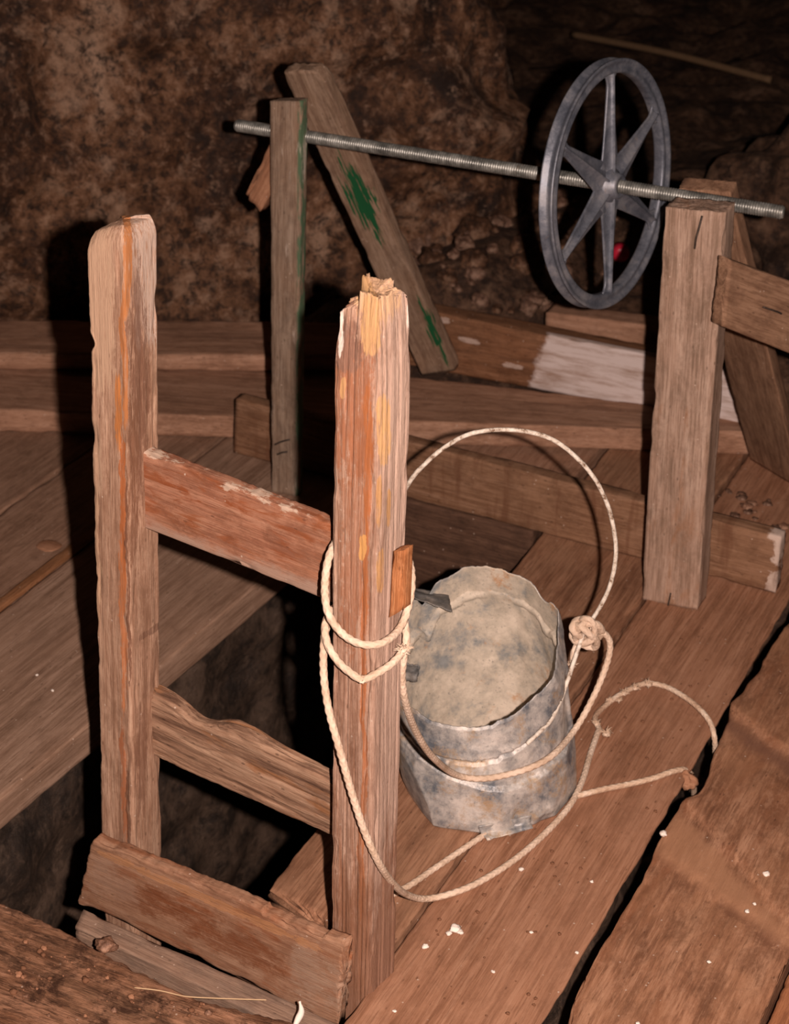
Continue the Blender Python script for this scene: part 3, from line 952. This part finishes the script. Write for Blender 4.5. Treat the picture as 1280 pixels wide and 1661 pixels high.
# ================================================================== RIGHT TRESTLE
tr_r = thing('trestle', (-0.77, 2.68, 0), 'stout right trestle: wide weathered upright with back brace and side board', 'trestle')
rpu = 2.648
timber('post', GU(1040, 973, rpu), GU(1132, 990, rpu), GU(1077, 337, rpu), GU(1177, 345, rpu), (0, 0.058, 0), M_POST, tr_r, seed=23.0, ds=0.0035, dl=0.005,
       r=0.004, end_b=0.002, lo=0.0015)
timber('brace', GZ(1216, 745, 0.0), GZ(1300, 795, 0.0), GU(1100, 306, 2.79), GU(1184, 314, 2.79), (0, 0.035, 0.01), M_BRACE, tr_r, seed=24.0, ds=0.004)
A1, A0 = GU(1184, 421, 2.60), GU(1172, 530, 2.60)
B1_, B0_ = GU(1380, 490, 2.86), GU(1380, 612, 2.86)
fn = (B1_ - A1).cross(A1 - A0).normalized()
if fn.dot(CAM - A1) < 0:
    fn = -fn
timber('side_board', A0, A1, B0_, B1_, -fn * 0.024, M_BRACE, tr_r, seed=25.0, ds=0.0035, end_a=0.002)
tube('nail', [GU(1139, 350, rpu - 0.002), GU(1134, 370, rpu - 0.007), GU(1129, 388, rpu - 0.008), GU(1127, 403, rpu - 0.003)], 0.0017, M_NAIL, tr_r, m=8)
tube('nail', [GU(1083, 985, rpu - 0.002), GU(1086, 972, rpu - 0.003), GU(1088, 962, rpu - 0.002)], 0.0014, M_NAIL, tr_r, m=8)
tube('nail', [GU(1238, 498, 2.665), GU(1262, 506, 2.685), GU(1268, 509, 2.690)], 0.0014, M_NAIL, tr_r, m=8)

# ================================================================== WINDLASS: threaded rod and pulley wheel
RODU = 2.740
wl = thing('windlass', GU(984, 298, RODU), 'threaded metal rod resting on both trestles with a six-spoke metal pulley wheel', 'windlass')
ra, rb = GU(383, 203, RODU), GU(1272, 345, RODU)
RL = (rb - ra).length
tube('threaded_rod', [ra, ra.lerp(rb, 0.5), rb], 0.0108, M_ROD, wl, m=22, step=0.0009,
     rfun=lambda s: 1.0 + 0.055 * math.sin(2 * math.pi * s * RL / 0.0042) - (0.25 * max(0, 1 - s * RL / 0.003) + 0.25 * max(0, 1 - (1 - s) * RL / 0.003)))
az, el = math.radians(-8.5), math.radians(5)
WN = V(math.cos(az) * math.cos(el), math.sin(az) * math.cos(el), math.sin(el))
WUP = (V(0, 0, 1) - WN * WN.z).normalized()
WS = WN.cross(WUP)
WC = GU(986, 300, RODU)
WR = 0.2005


def wpt(r, a, n):      # wheel coordinates: radius, angle from up, along the axle (toward the right post)
    return WC + WUP * (r * math.cos(a)) + WS * (r * math.sin(a)) + WN * n


def lathe_w(name, prof, mat, parent, m=160, closed=True):
    verts = [wpt(r, 2 * math.pi * j / m, n_) for (r, n_) in prof for j in range(m)]
    faces = grid_faces(len(prof), m)
    if closed:
        k = len(prof) - 1
        for j in range(m):
            faces.append((k * m + j, k * m + (j + 1) % m, (j + 1) % m, j))
    o = link_mesh(name, verts, faces, mat, parent, WC)
    return o


rimp = [(WR, 0.011), (WR - 0.002, 0.0125), (WR - 0.006, 0.0115), (WR - 0.009, 0.008), (WR - 0.014, 0.0075), (WR - 0.018, 0.010), (WR - 0.022, 0.0095),
        (WR - 0.0235, 0.006), (WR - 0.0235, -0.006), (WR - 0.022, -0.0095), (WR - 0.012, -0.009), (WR - 0.004, -0.0125), (WR, -0.011),
        (WR - 0.0005, -0.009), (WR - 0.006, -0.003), (WR - 0.0075, 0.0), (WR - 0.006, 0.003), (WR - 0.0005, 0.009)]
wheel = lathe_w('pulley_wheel', rimp, M_WHEEL, wl)
tag(wheel, 'blue-grey cast metal wheel')


def spoke(k):
    a0 = math.radians(60 * k - 4)
    verts, faces = [], []
    N = 34
    for i in range(N + 1):
        t = i / N
        r = 0.020 + (WR - 0.022 - 0.020) * t
        # flared at both ends, slimmest near the rim
        w = 0.0205 * (1 - t) ** 1.1 + 0.0075 + 0.014 * max(0, (t - 0.86) / 0.14) ** 2 + 0.006 * math.exp(-(t / 0.12) ** 2)
        h = 0.010 + 0.004 * (1 - t)
        pts = [(-w, 0.001), (-w, 0.0035), (-w + 0.003, 0.0045), (-w * 0.5, 0.0035), (-0.0028, h * 0.62), (-0.0013, h), (0.0013, h), (0.0028, h * 0.62),
               (w * 0.5, 0.0035), (w - 0.003, 0.0045), (w, 0.0035), (w, 0.001), (w * 0.5, -0.003), (0, -0.005), (-w * 0.5, -0.003)]
        for (x, n_) in pts:
            verts.append(wpt(r, a0, n_) + (wpt(r, a0 + math.pi / 2, 0) - WC).normalized() * x)
    m = 15
    faces = grid_faces(N + 1, m) + [tuple(range(m))[::-1], tuple(range(N * m, (N + 1) * m))]
    return link_mesh('spoke', verts, faces, M_WHEEL, wheel, wpt(0.02, a0, 0))


for k in range(6):
    spoke(k)
lathe_w('hub', [(0.0120, -0.012), (0.019, -0.012), (0.026, -0.006), (0.028, 0.003), (0.027, 0.010), (0.0215, 0.0125), (0.0205, 0.022), (0.018, 0.024), (0.0120, 0.024)], M_WHEEL, wheel, m=48)

# ================================================================== LADDER
LE = V(math.cos(math.radians(-8.6)), math.sin(math.radians(-8.6)), 0)
LN = V(LE.y, -LE.x, 0)            # toward the camera
Lb = GZ(214, 1398, 0)
Rb = GZ(588, 1580, 0)
hL, hR = Lb.dot(HEAD), Rb.dot(HEAD)
Lt, Rt = GH(198, 362, hL), GH(606, 476, hR)
ladder = thing('ladder', (Lb + Rb) / 2, 'weathered wooden ladder head with two thick uprights rising from the shaft', 'ladder')
HS = 0.030


def stile(B, T, mat, seed, hook, Z0=-0.9, **kw):
    ax = (T - B)
    Bt = B + ax * ((Z0 - B.z) / ax.z)
    f = LN * HS
    e = LE * HS
    return timber('upright', Bt - e + f, Bt + e + f, T - e + f, T + e + f, -f * 2, mat, ladder, seed=seed, hook=hook, **kw)


def hookL(P, s, p, q, N):
    e = max(0, (s - 0.9))
    drop = 0.022 * (1 - p) ** 1.3 * (1 - 0.3 * q) + 0.006 * max(0, (p - 0.85) / 0.15)
    z = P.z
    # round the head, bite on the left edge, notch lower on the right edge
    if s > 0.988:
        P = P - N * (0.007 * ((s - 0.988) / 0.012) ** 2)
    if s > 0.90:
        P = P - V(0, 0, drop * ((s - 0.90) / 0.10) ** 1.5) + V(0, 0, 0.010 * (s - 0.9) / 0.1)
    if p < 0.12:
        P = P + LE * (0.007 * math.exp(-((z - 0.785) / 0.010) ** 2) + 0.002 * abs(fbm(z * 40, 2, 3, 3)))
    return P


def hookR(P, s, p, q, N):
    L = 1.0
    if s > 0.95:
        t = (s - 0.95) / 0.05
        ax = Rb.lerp(Rt, (P.z - Rb.z) / (Rt.z - Rb.z))
        lat = (P - ax).dot(RGT) / 0.083 + 0.5          # 0 at the left silhouette, 1 at the right
        step = 0.000
        if 0.30 < lat < 0.80:
            step = 0.019 + 0.004 * noise.noise(Vector((lat * 9, 2.0, 1.0)))
        elif lat >= 0.80:
            step = 0.010
        step -= 0.012 * max(0, 1 - lat / 0.30) ** 2 + 0.008 * max(0, (lat - 0.86) / 0.14)
        P = P + V(0, 0, t ** 0.7 * (step - 0.010) + t * 0.004 * noise.noise(Vector((p * 16 + 3.3, q * 12, 1.0))))
        P = P - N * (t * t * 0.0050)
    # weather checks
    chk = max(0, noise.noise(Vector((P.z * 3.0, p * 20, q * 20))) - 0.22)
    return P - N * min(0.0022, 0.02 * chk)


stile(Lb, Lt, M_RAILL, 31.0, hookL, ds=0.0022, dl=0.003, gr=0.0005, gf=200, lo=0.002, r=0.006, wear=0.003, end_b=0.0015, dome=0.005)
stile(Rb, Rt, M_RAILR, 32.0, hookR, ds=0.0014, dl=0.0024, gr=0.0004, gf=330, lo=0.002, r=0.005, wear=0.003, end_b=0.003, dome=0.0)


def GL(x, y, off):        # point on the ladder's plane moved toward the camera by off
    c = Lb.lerp(Rb, 0.5) + LN * off
    r = ray(x, y)
    return CAM + r * ((c - CAM).dot(LN) / r.dot(LN))


timber('rung', GL(228, 855, -0.019), GL(228, 731, -0.019), GL(600, 1003, -0.019), GL(600, 876, -0.019), -LN * 0.022, M_RUNG1, ladder, seed=33.0, ds=0.003, dl=0.004,
       edge1=lambda s: 0.0025 * abs(fbm(s * 22, 1, 4, 4)))
timber('rung', GL(230, 1222, -0.019), GL(230, 1114, -0.019), GL(590, 1382, -0.019), GL(590, 1292, -0.019), -LN * 0.024, M_RUNG2, ladder, seed=34.0, ds=0.002, dl=0.003,
       gr=0.0014, gf=120, r=0.007, edge1=lambda s: 0.016 * math.exp(-((s - 0.26) / 0.10) ** 2) - 0.008 * math.exp(-((s - 0.45) / 0.1) ** 2),
       edge0=lambda s: 0.003 * abs(fbm(s * 12, 1, 4, 3)))
OFF3 = HS + 0.024
timber('foot_board', GL(127, 1462, OFF3), GL(150, 1362, OFF3), GL(546, 1668, OFF3), GL(556, 1528, OFF3), -LN * 0.022, M_RUNG3, ladder, seed=35.0, ds=0.003, dl=0.003,
       edge1=lambda s: 0.004 * abs(fbm(s * 14, 8, 4, 5)) + 0.006 * max(0, noise.noise(Vector((s * 9, 4, 4)))) + (0.006 if 0.70 < s < 0.93 else 0), r=0.004, wear=0.006,
       edge0=lambda s: -0.008 * math.exp(-((s - 0.01) / 0.03) ** 2), end_a=0.003, end_b=0.006)
# short cleat end on the right side of the near upright
timber('cleat', GL(628, 1004, 0.004), GL(653, 990, 0.004), GL(636, 896, 0.004), GL(656, 894, 0.004), -LN * 0.020, M_CLEAT, ladder, seed=36.0, ds=0.003, r=0.004, wear=0.006)

# ================================================================== BUCKET
B0 = GZ(795, 1250, 0)
bk = thing('bucket', B0, 'battered grey zinc bucket with torn rim and tall wire bail on the planks', 'bucket')


def bump_(th, deg, w):
    d = (th - math.radians(deg) + math.pi) % (2 * math.pi) - math.pi
    return math.exp(-(d / w) ** 2)


def rim_h(th):
    h = 0.226 + 0.058 * math.sin(th) + 0.022 * math.cos(th)
    h += 0.0025 * fbm(math.cos(th) * 5, math.sin(th) * 5, 2, 4)
    h += 0.008 * bump_(th, 75, 0.35)
    # torn notch at the back left, corner standing proud beside it
    h -= 0.026 * bump_(th, 128, 0.09)
    h -= 0.012 * bump_(th, 160, 0.30)
    h -= 0.012 * bump_(th, 30, 0.12)
    h += 0.003 * noise.noise(Vector((th * 9, 1, 1))) + 0.0015 * noise.noise(Vector((th * 30, 1, 1)))
    return h


BEAD = 0.050
_r = random.Random(11)
FACETS = []
for th_, ph_, lim_ in [(205, -8, 0.124), (258, -6, 0.126), (262, 10, 0.119), (290, -12, 0.124), (305, 4, 0.1195), (330, -10, 0.1205), (345, 16, 0.1195), (12, -5, 0.121),
                       (40, 8, 0.119), (70, 14, 0.1205), (95, -4, 0.119), (118, 10, 0.121), (150, -8, 0.1195), (180, 8, 0.1195), (225, 18, 0.1215)]:
    a_, b_ = math.radians(th_), math.radians(ph_)
    FACETS.append((V(math.cos(a_) * math.cos(b_), math.sin(a_) * math.cos(b_), math.sin(b_)), lim_ * math.cos(b_) + (0.118 if b_ < 0 else 0.10) * abs(math.sin(b_))))


def bucket_pt(th, t, dr=0.0):
    H_ = rim_h(th)
    z = H_ * t
    below = H_ - z
    x, y = math.cos(th), math.sin(th)
    r = 0.1235
    skirt = 0.092 + 0.020 * math.sin(th * 2 + 1)
    if z < skirt:
        r += 0.0075 * max(0.0, min(1.0, 0.5 - 2.5 * y))
    if z < 0.014:
        r -= 0.006 * (1 - z / 0.014)
    if below < BEAD:
        r += 0.0045 - 0.0020 * (below < 0.003)
    elif below < BEAD + 0.009:
        r -= 0.0045
    # soft dents
    n1 = noise.noise(Vector((x * 1.6 + 1, y * 1.6, z * 6)))
    n2 = noise.noise(Vector((x * 2.6, y * 2.6 + 5, z * 11)))
    cr = n1 * 0.004 - abs(n2) * 0.004 + 0.0008 * fbm(x * 9, y * 9, z * 60, 3)
    cr *= 1.0 + 1.5 * math.exp(-(z / 0.03) ** 2)
    # bulged crushed foot at the near left, one hard vertical crease at the right
    cr += 0.026 * bump_(th, 232, 0.60) * max(0, 1 - z / 0.14)
    cr += 0.006 * bump_(th, 352, 0.05) * (z > skirt)
    cr -= 0.010 * bump_(th, 285, 0.16) * math.exp(-((z - 0.02) / 0.02) ** 2)
    r += cr
    # flat-beaten facets with hard creases between them
    Q = V(r * x, r * y, z - 0.12)
    for (n_, lim) in FACETS:
        e = Q.dot(n_) - lim
        if e > 0:
            Q = Q - n_ * (e * 0.85)
    Q = Q + V(x, y, 0) * dr
    c = B0 - RGT * (0.026 * t) + HEAD * (0.022 * t - 0.024)
    return c + RGT * Q.x + HEAD * Q.y + V(0, 0, max(0.0, Q.z + 0.12) + 0.001)


NT, NZ = 300, 100
verts = [bucket_pt(2 * math.pi * j / NT, i / NZ) for i in range(NZ + 1) for j in range(NT)]
body = link_mesh('body', verts, grid_faces(NZ + 1, NT), M_ZINC, bk, B0)
body.data.materials.append(M_ZINCIN)
sol = body.modifiers.new('sheet', 'SOLIDIFY')
sol.thickness = 0.0016
sol.offset = -1
sol.material_offset = 1
bverts = [bucket_pt(2 * math.pi * j / 120, 0.03, -0.002 - 0.12 * (1 - k / 10)) for k in range(1, 11) for j in range(120)]
bverts = []
for k in range(11):
    for j in range(120):
        e = bucket_pt(2 * math.pi * j / 120, 0.035, -0.0015)
        cc = B0 + V(0, 0, 0.008)
        q = cc.lerp(e, max(0.02, k / 10))
        bverts.append(q + V(0, 0, 0.002 * fbm(q.x * 30, q.y * 30, 1, 3)))
link_mesh('base', bverts, grid_faces(11, 120) + [tuple(range(120))[::-1]], M_ZINCIN, bk, B0)


def sheet(name, quad, mat, parent, n=14, amp=0.003, seed=0.0, bend=0.0):
    a, b, c, d = quad
    vs, fs = [], []
    nrm = (b - a).cross(d - a).normalized()
    for i in range(n + 1):
        for j in range(n + 1):
            s, t = i / n, j / n
            p = a.lerp(b, s).lerp(d.lerp(c, s), t)
            p = p + nrm * (amp * fbm(s * 3 + seed, t * 3, 1, 3) + bend * math.sin(math.pi * t))
            ed = min(s, 1 - s, t, 1 - t)
            if ed < 1e-6:
                p = p + (b - a).normalized() * 0.002 * noise.noise(Vector((s * 9, t * 9, seed))) + (d - a).normalized() * 0.002 * noise.noise(Vector((s * 9, t * 9, seed + 4)))
            vs.append(p)
    fs = [(i * (n + 1) + j, (i + 1) * (n + 1) + j, (i + 1) * (n + 1) + j + 1, i * (n + 1) + j + 1) for i in range(n) for j in range(n)]
    o = link_mesh(name, vs, fs, mat, parent)
    s_ = o.modifiers.new('sheet', 'SOLIDIFY')
    s_.thickness = 0.0014
    return o


hB = B0.dot(HEAD)
tag(sheet('torn_flap', [GH(668, 968, hB + 0.075), GH(734, 992, hB + 0.06), GH(728, 966, hB + 0.10), GH(672, 952, hB + 0.10)], M_ZINCD, bk, seed=1.0), 'dark torn flap of metal')
tag(sheet('torn_flap', [GH(648, 1074, hB + 0.02), GH(682, 1079, hB + 0.02), GH(676, 1106, hB + 0.015), GH(645, 1102, hB + 0.02)], M_ZINCD, bk, seed=2.0), 'dark bent scrap of metal')
tag(sheet('bent_tab', [GZ(776, 1340, 0.022), GZ(862, 1322, 0.020), GZ(864, 1344, 0.004), GZ(790, 1364, 0.004)], M_ZINC, bk, seed=3.0, amp=0.005, bend=0.006), 'crushed metal tab')
HOOP = [(628, 1060, 0.0), (618, 1000, 0.0), (617, 930, 0), (630, 850, 0), (663, 784, 0), (690, 752, 0), (722, 725, 0), (762, 704, 0), (810, 697, 0), (860, 701, 0), (902, 716, 0), (938, 745, 0),
        (965, 777, 0), (985, 817, 0), (996, 860, 0), (999, 900, 0), (991, 945, 0), (976, 980, 0), (960, 1006, 0), (946, 1030, -0.01)]
WRAP = [bucket_pt(math.radians(a), 1 - (BEAD + 0.005) / rim_h(math.radians(a)), 0.0062) for a in (-20, -30, -40, -50, -60)]
hoop = tube('bail', [GH(x, y, hB + o_) for x, y, o_ in HOOP] + WRAP, 0.0031, M_WIRE, bk, m=12, step=0.003, wob=0.0004)
tag(hoop, 'thin white-flaked wire bail')

# ================================================================== ROPE
rope = thing('rope', GH(590, 1060, hR - 0.05), 'cream braided rope looped round the near ladder upright and tied to the bucket bail', 'rope')
hf, hm, hb_ = hR - 0.052, hR - 0.005, hR + 0.055
RR = 0.0044


def rp(name, pts, mat=M_ROPE, r=RR, **kw):
    return tube(name, [GH(x, y, h) if h > 0.5 else GZ(x, y, h) for x, y, h in pts], r, mat, rope, m=20, step=0.0016, braid=0.0007, **kw)


# loop lying lower across the front, back of the loop behind the post
rp('loop', [(640, 888, hR + 0.05), (600, 860, hb_), (556, 868, hR + 0.035), (535, 900, hm), (527, 950, hm - 0.01), (533, 995, hm - 0.035), (556, 1028, hf + 0.008), (588, 1045, hf - 0.006),
            (622, 1042, hf), (648, 1020, hf + 0.028), (662, 985, hm), (668, 945, hm + 0.01), (664, 912, hR + 0.03), (648, 888, hR + 0.05)])
rp('loop', [(600, 960, hb_), (556, 975, hR + 0.035), (530, 1005, hm), (530, 1040, hm - 0.02), (548, 1072, hf + 0.012), (570, 1092, hf), (588, 1102, hf - 0.006),
            (608, 1094, hf - 0.003), (636, 1076, hf + 0.014), (656, 1052, hf + 0.035), (659, 1030, hm - 0.005), (652, 990, hm + 0.02), (640, 968, hR + 0.045)])
rp('hanging_strand', [(540, 985, hm + 0.01), (527, 1030, hm - 0.005), (525, 1090, hm - 0.018), (533, 1150, hm - 0.035), (552, 1220, hf - 0.002), (572, 1290, hf - 0.006), (592, 1350, hf - 0.006),
                      (616, 1402, hf + 0.005), (640, 1436, hR + 0.02), (662, 1452, hR + 0.10), (690, 1458, 0.006), (730, 1450, 0.006), (775, 1432, 0.006), (830, 1398, 0.006), (880, 1356, 0.006),
                      (922, 1310, 0.006), (944, 1268, 0.006), (958, 1222, 0.006), (972, 1182, 0.006)])
tag(rp('ground_strand', [(972, 1183, 0.006), (966, 1163, 0.007), (984, 1143, 0.008), (1010, 1124, 0.010), (1045, 1109, 0.012), (1078, 1113, 0.014), (1110, 1130, 0.016), (1135, 1150, 0.014),
                     (1152, 1172, 0.008), (1159, 1196, -0.004), (1160, 1222, -0.04), (1160, 1250, -0.10)], M_TUFT, 0.0040), 'worn and frayed length of rope')
tag(rp('ground_strand', [(936, 1291, 0.005), (975, 1281, 0.006), (1020, 1272, 0.006), (1060, 1262, 0.006), (1092, 1251, 0.006), (1112, 1249, -0.002), (1124, 1262, -0.03), (1126, 1290, -0.10)], M_TUFT, 0.0042), 'pale flattened length of rope')
rp('ground_strand', [(812, 1338, 0.005), (780, 1358, 0.005), (740, 1385, 0.005), (700, 1412, 0.005), (668, 1434, 0.005), (636, 1452, 0.005), (610, 1470, 0.005)], M_ROPE, 0.0042)
# strand from the post down across the bucket and up to the knot
rp('bucket_strand', [(640, 1010, hm + 0.03), (655, 1050, hm + 0.02), (652, 1098, hm + 0.02), (658, 1140, hR + 0.03), (674, 1185, hR + 0.10), (700, 1226, hR + 0.17), (738, 1256, hB - 0.158), (780, 1263, hB - 0.146), (825, 1256, hB - 0.140),
                     (868, 1242, hB - 0.135), (900, 1222, hB - 0.115), (928, 1190, hB - 0.06), (950, 1155, hB - 0.03), (972, 1110, hB - 0.01), (987, 1068, hB), (989, 1040, hB), (976, 1024, hB - 0.005), (958, 1016, hB - 0.004)],
   M_ROPE)
KC = (950, 1022)
kn = []
for i in range(73):
    a = i / 72 * 2 * math.pi * 3
    kn.append(GH(KC[0] + 19 * math.cos(a * 0.667) * (1 + 0.35 * math.cos(a)) - 0, KC[1] + 15 * math.sin(a * 0.667) * (1 + 0.35 * math.cos(a)) + 2, hB - 0.006 + 0.012 * math.sin(a)))
tag(tube('knot', kn, 0.0054, M_ROPE, rope, m=18, step=0.0016, braid=0.0007), 'tight knot tied on the wire bail')
rp('knot', [(930, 1012, hB - 0.010), (944, 1018, hB - 0.022), (958, 1030, hB - 0.022), (968, 1040, hB - 0.010), (964, 1050, hB + 0.004), (946, 1046, hB + 0.008), (934, 1036, hB - 0.004),
            (940, 1018, hB - 0.020), (956, 1004, hB - 0.014)], M_ROPE, 0.0050)
rp('knot', [(936, 1030, hB + 0.006), (946, 1004, hB - 0.014), (962, 1010, hB - 0.020), (964, 1030, hB - 0.016), (950, 1040, hB - 0.006), (938, 1044, hB), (931, 1058, hB - 0.004), (929, 1074, hB - 0.004)])


def tuft(P, r, mat, name='frayed_tuft', parent=None, nf=26, seed=1):
    rnd = random.Random(seed)
    vs, fs = [], []
    def add_tube(A, B, C, rad):
        pts = [A, B, C]
        off = len(vs)
        for i, c in enumerate(pts):
            t = (pts[min(i + 1, 2)] - pts[max(i - 1, 0)]).normalized()
            a = t.orthogonal().normalized()
            b = t.cross(a)
            k = rad * (1.0 if i < 2 else 0.3)
            for j in range(5):
                th = j * 2 * math.pi / 5
                vs.append(c + a * k * math.cos(th) + b * k * math.sin(th))
        fs.extend(grid_faces(3, 5, off=off))
        fs.append(tuple(range(off, off + 5)))
        fs.append(tuple(range(off + 10, off + 15)))
    # a lumpy core
    core_n, core_m = 10, 14
    off = len(vs)
    for i in range(core_n + 1):
        ph = math.pi * i / core_n
        for j in range(core_m):
            th = 2 * math.pi * j / core_m
            d = V(math.sin(ph) * math.cos(th), math.sin(ph) * math.sin(th), math.cos(ph) * 0.7)
            vs.append(P + d * r * 0.55 * (1 + 0.6 * fbm(d.x * 3 + seed, d.y * 3, d.z * 3, 2)))
    fs.extend(grid_faces(core_n + 1, core_m, off=off))
    for _ in range(nf):
        d = V(rnd.gauss(0, 1), rnd.gauss(0, 1), abs(rnd.gauss(0, .8))).normalized()
        e = V(rnd.gauss(0, 1), rnd.gauss(0, 1), rnd.gauss(0, .6)).normalized()
        add_tube(P, P + d * r * 0.7, P + d * r * 0.9 + e * r * 0.5, 0.0009)
    return link_mesh(name, vs, fs, mat, parent, P)


for k, (x, y, z, r) in enumerate([(984, 1190, 0.010, 0.011), (968, 1174, 0.008, 0.008), (990, 1136, 0.010, 0.007), (1012, 1124, 0.012, 0.008), (1030, 1116, 0.014, 0.008),
                                  (1052, 1110, 0.016, 0.009), (1004, 1136, 0.008, 0.006)]):
    tuft(GZ(x, y, z), r, M_TUFT, parent=rope, seed=k + 1)
tuft(GH(655, 1054, hf + 0.030), 0.010, M_ROPE, parent=rope, seed=20, nf=40)
tuft(GH(588, 1104, hf - 0.008), 0.007, M_ROPE, parent=rope, seed=21, nf=12)
tuft(GH(928, 1078, hB - 0.004), 0.008, M_ROPE, parent=rope, seed=22)

# ================================================================== SMALL THINGS
rnd = random.Random(5)


def stone(name, P, r, mat, seed, squash=0.65, n=12, ang=0.45):
    vs = []
    for i in range(n + 1):
        ph = math.pi * i / n
        for j in range(n * 2):
            th = 2 * math.pi * j / (n * 2)
            d = V(math.sin(ph) * math.cos(th), math.sin(ph) * math.sin(th), math.cos(ph))
            k = 1 + ang * fbm(d.x * 1.3 + seed, d.y * 1.3, d.z * 1.3 + seed, 3)
            vs.append(P + V(d.x * r * k, d.y * r * k * 0.85, d.z * r * k * squash))
    return link_mesh(name, vs, grid_faces(n + 1, n * 2), mat, None, P)


kn_o = stone('plank_knot', knot_p + V(0, 0, 0.000), 0.024, M_CHUNK, 3.0, 0.10, ang=0.2)
tag(kn_o, 'pale tan round knot disc on the far left plank', 'knot')
tag(stone('wood_chip', GZ(1116, 1266, -0.010), 0.014, M_CHUNK, 5.0, 0.9), 'small red-brown chip wedged in the gap between the planks', 'chip')
tag(stone('stone', GZ(172, 1533, 0.010), 0.014, M_STONE, 6.0), 'pinkish pebble on the ledge beside the rough corner plank', 'stone')

crumbs = [(738, 1506, 9), (728, 1514, 5), (747, 1512, 5), (690, 1535, 5), (1243, 1418, 6), (1212, 1478, 4), (1076, 1352, 6), (1224, 1466, 3), (862, 1512, 3), (845, 1410, 4), (180, 1090, 6),
          (194, 1118, 4), (800, 1576, 3), (936, 1545, 3), (1150, 1560, 3), (1035, 1660, 3), (640, 1640, 3), (960, 1430, 3), (85, 1120, 3), (60, 1095, 3), ]
for k, (x, y, s) in enumerate(crumbs):
    z = 0.003
    o = stone('crumb', GZ(x, y, z), s * 0.0009, M_CRUMB, 10.0 + k * 1.3, 0.6, n=8)
    right = x > 600
    tag(o, 'tiny white crumb on the red-brown planks right of the ladder' if right else 'tiny white crumb on the grey-brown planks left of the shaft', 'crumb',
        'white crumbs on the right planks' if right else 'white crumbs on the left planks')
k = 0
while k < 46:
    x, y = rnd.uniform(700, 1275), rnd.uniform(1000, 1655)
    P = GZ(x, y, 0.001)
    if not (-0.79 < P.x < -0.60) or (P - B0).length < 0.19:
        continue
    o = stone('wood_crumb', P, rnd.uniform(0.0012, 0.0030), M_DEBRIS, 40.0 + k, 0.7, n=6)
    tag(o, 'dark wood crumb on the smooth plank beside the bucket', 'crumb', 'dark wood crumbs on the smooth plank')
    k += 1
k = 0
while k < 90:
    x, y = rnd.uniform(10, 470), rnd.uniform(1490, 1655)
    P = GZ(x, y, 0.002)
    if P.y > 1.47 or P.x > -0.88:
        continue
    o = stone('wood_crumb', P, 0.0012 + 0.0045 * rnd.random() ** 3, [M_DEBRIS, M_STONE, M_DEBRIS, M_CHUNK][k % 4], 90.0 + k, 0.7, n=6)
    tag(o, 'crumb of dirt on the rough corner plank', 'crumb', 'crumbs on the rough corner plank')
    k += 1
# debris between the far beams on the right
k = 0
while k < 26:
    x, y = rnd.uniform(1160, 1278), rnd.uniform(748, 860)
    P = GZ(x, y, 0.004)
    if P.y > 3.10 or P.y < 2.83 or P.x > -0.60:
        continue
    o = stone('stone', P, rnd.uniform(0.004, 0.012), M_STONE if k % 2 else M_RUBBLE, 140.0 + k, 0.5, n=8)
    tag(o, 'small dusty stone behind the cross beam near the right trestle', 'stone', 'small stones behind the cross beam')
    k += 1
for k in range(120):
    x, y = rnd.uniform(600, 1000), rnd.uniform(380, 520)
    P = GZ(x, y, 0.1)
    P.z = ground_z(P.x, P.y) + 0.006
    r = 0.008 + 0.035 * rnd.random() ** 2
    if P.y < 3.47:
        continue
    o = stone('stone', P, r, M_RUBBLE if k % 3 else M_ROCK, 200.0 + k, 0.8, n=9)
    tag(o, 'rubble stone at the foot of the rock wall behind the left trestle brace', 'stone', 'rubble stones at the foot of the rock wall')
P = GZ(1330, 420, 0.1)
tag(stone('boulder', P + V(0.05, 0.1, 0.0), 0.36, M_DIRT, 301.0, 0.75, n=40, ang=0.5), 'large dark boulder behind the right trestle at the frame edge', 'boulder')

# red cap on the ground behind the wheel
P = GZ(1004, 442, 0.09)
P.z = ground_z(P.x, P.y) + 0.02
prof = [(0.0, 0.022), (0.012, 0.022), (0.019, 0.018), (0.021, 0.010), (0.021, -0.012), (0.017, -0.014), (0.0, -0.014)]
vs = [P + RGT * (r_ * math.cos(a_)) + V(0, 0, 1) * (r_ * math.sin(a_)) - HEAD * z_ for (r_, z_) in prof for a_ in [2 * math.pi * j / 28 for j in range(28)]]
tag(link_mesh('cap', vs, grid_faces(len(prof), 28), M_RED, None, P), 'small red plastic cap on the ground behind the wheel', 'cap')
# pole lying far back in the tunnel
pa, pb = GZ(930, 56, 0.12), GZ(1251, 130, 0.12)
tag(tube('pole', [pa, pa.lerp(pb, 0.5) + V(0, 0, 0.01), pb], 0.011, M_POLE, m=12, step=0.02), 'thin pale pole lying in the dark tunnel at upper right', 'pole')
# straw and peel on the rough corner plank
tag(tube('straw', [GZ(x, y, 0.006) for x, y in [(218, 1602), (260, 1607), (300, 1616), (345, 1619), (400, 1621), (432, 1622)]], 0.0008, M_STRAW, m=8, step=0.004), 'dry straw thread lying on the rough corner plank', 'straw')
tag(tube('wood_shaving', [GZ(x, y, z) for x, y, z in [(478, 1664, 0.004), (484, 1652, 0.010), (489, 1640, 0.018), (486, 1624, 0.030)]], 0.0045, M_CRUMB, m=10, step=0.003,
         rfun=lambda s: 0.35 + 0.65 * math.sin(math.pi * min(1, s + 0.1))), 'pale curled shaving at the bottom edge by the ladder foot board', 'shaving')
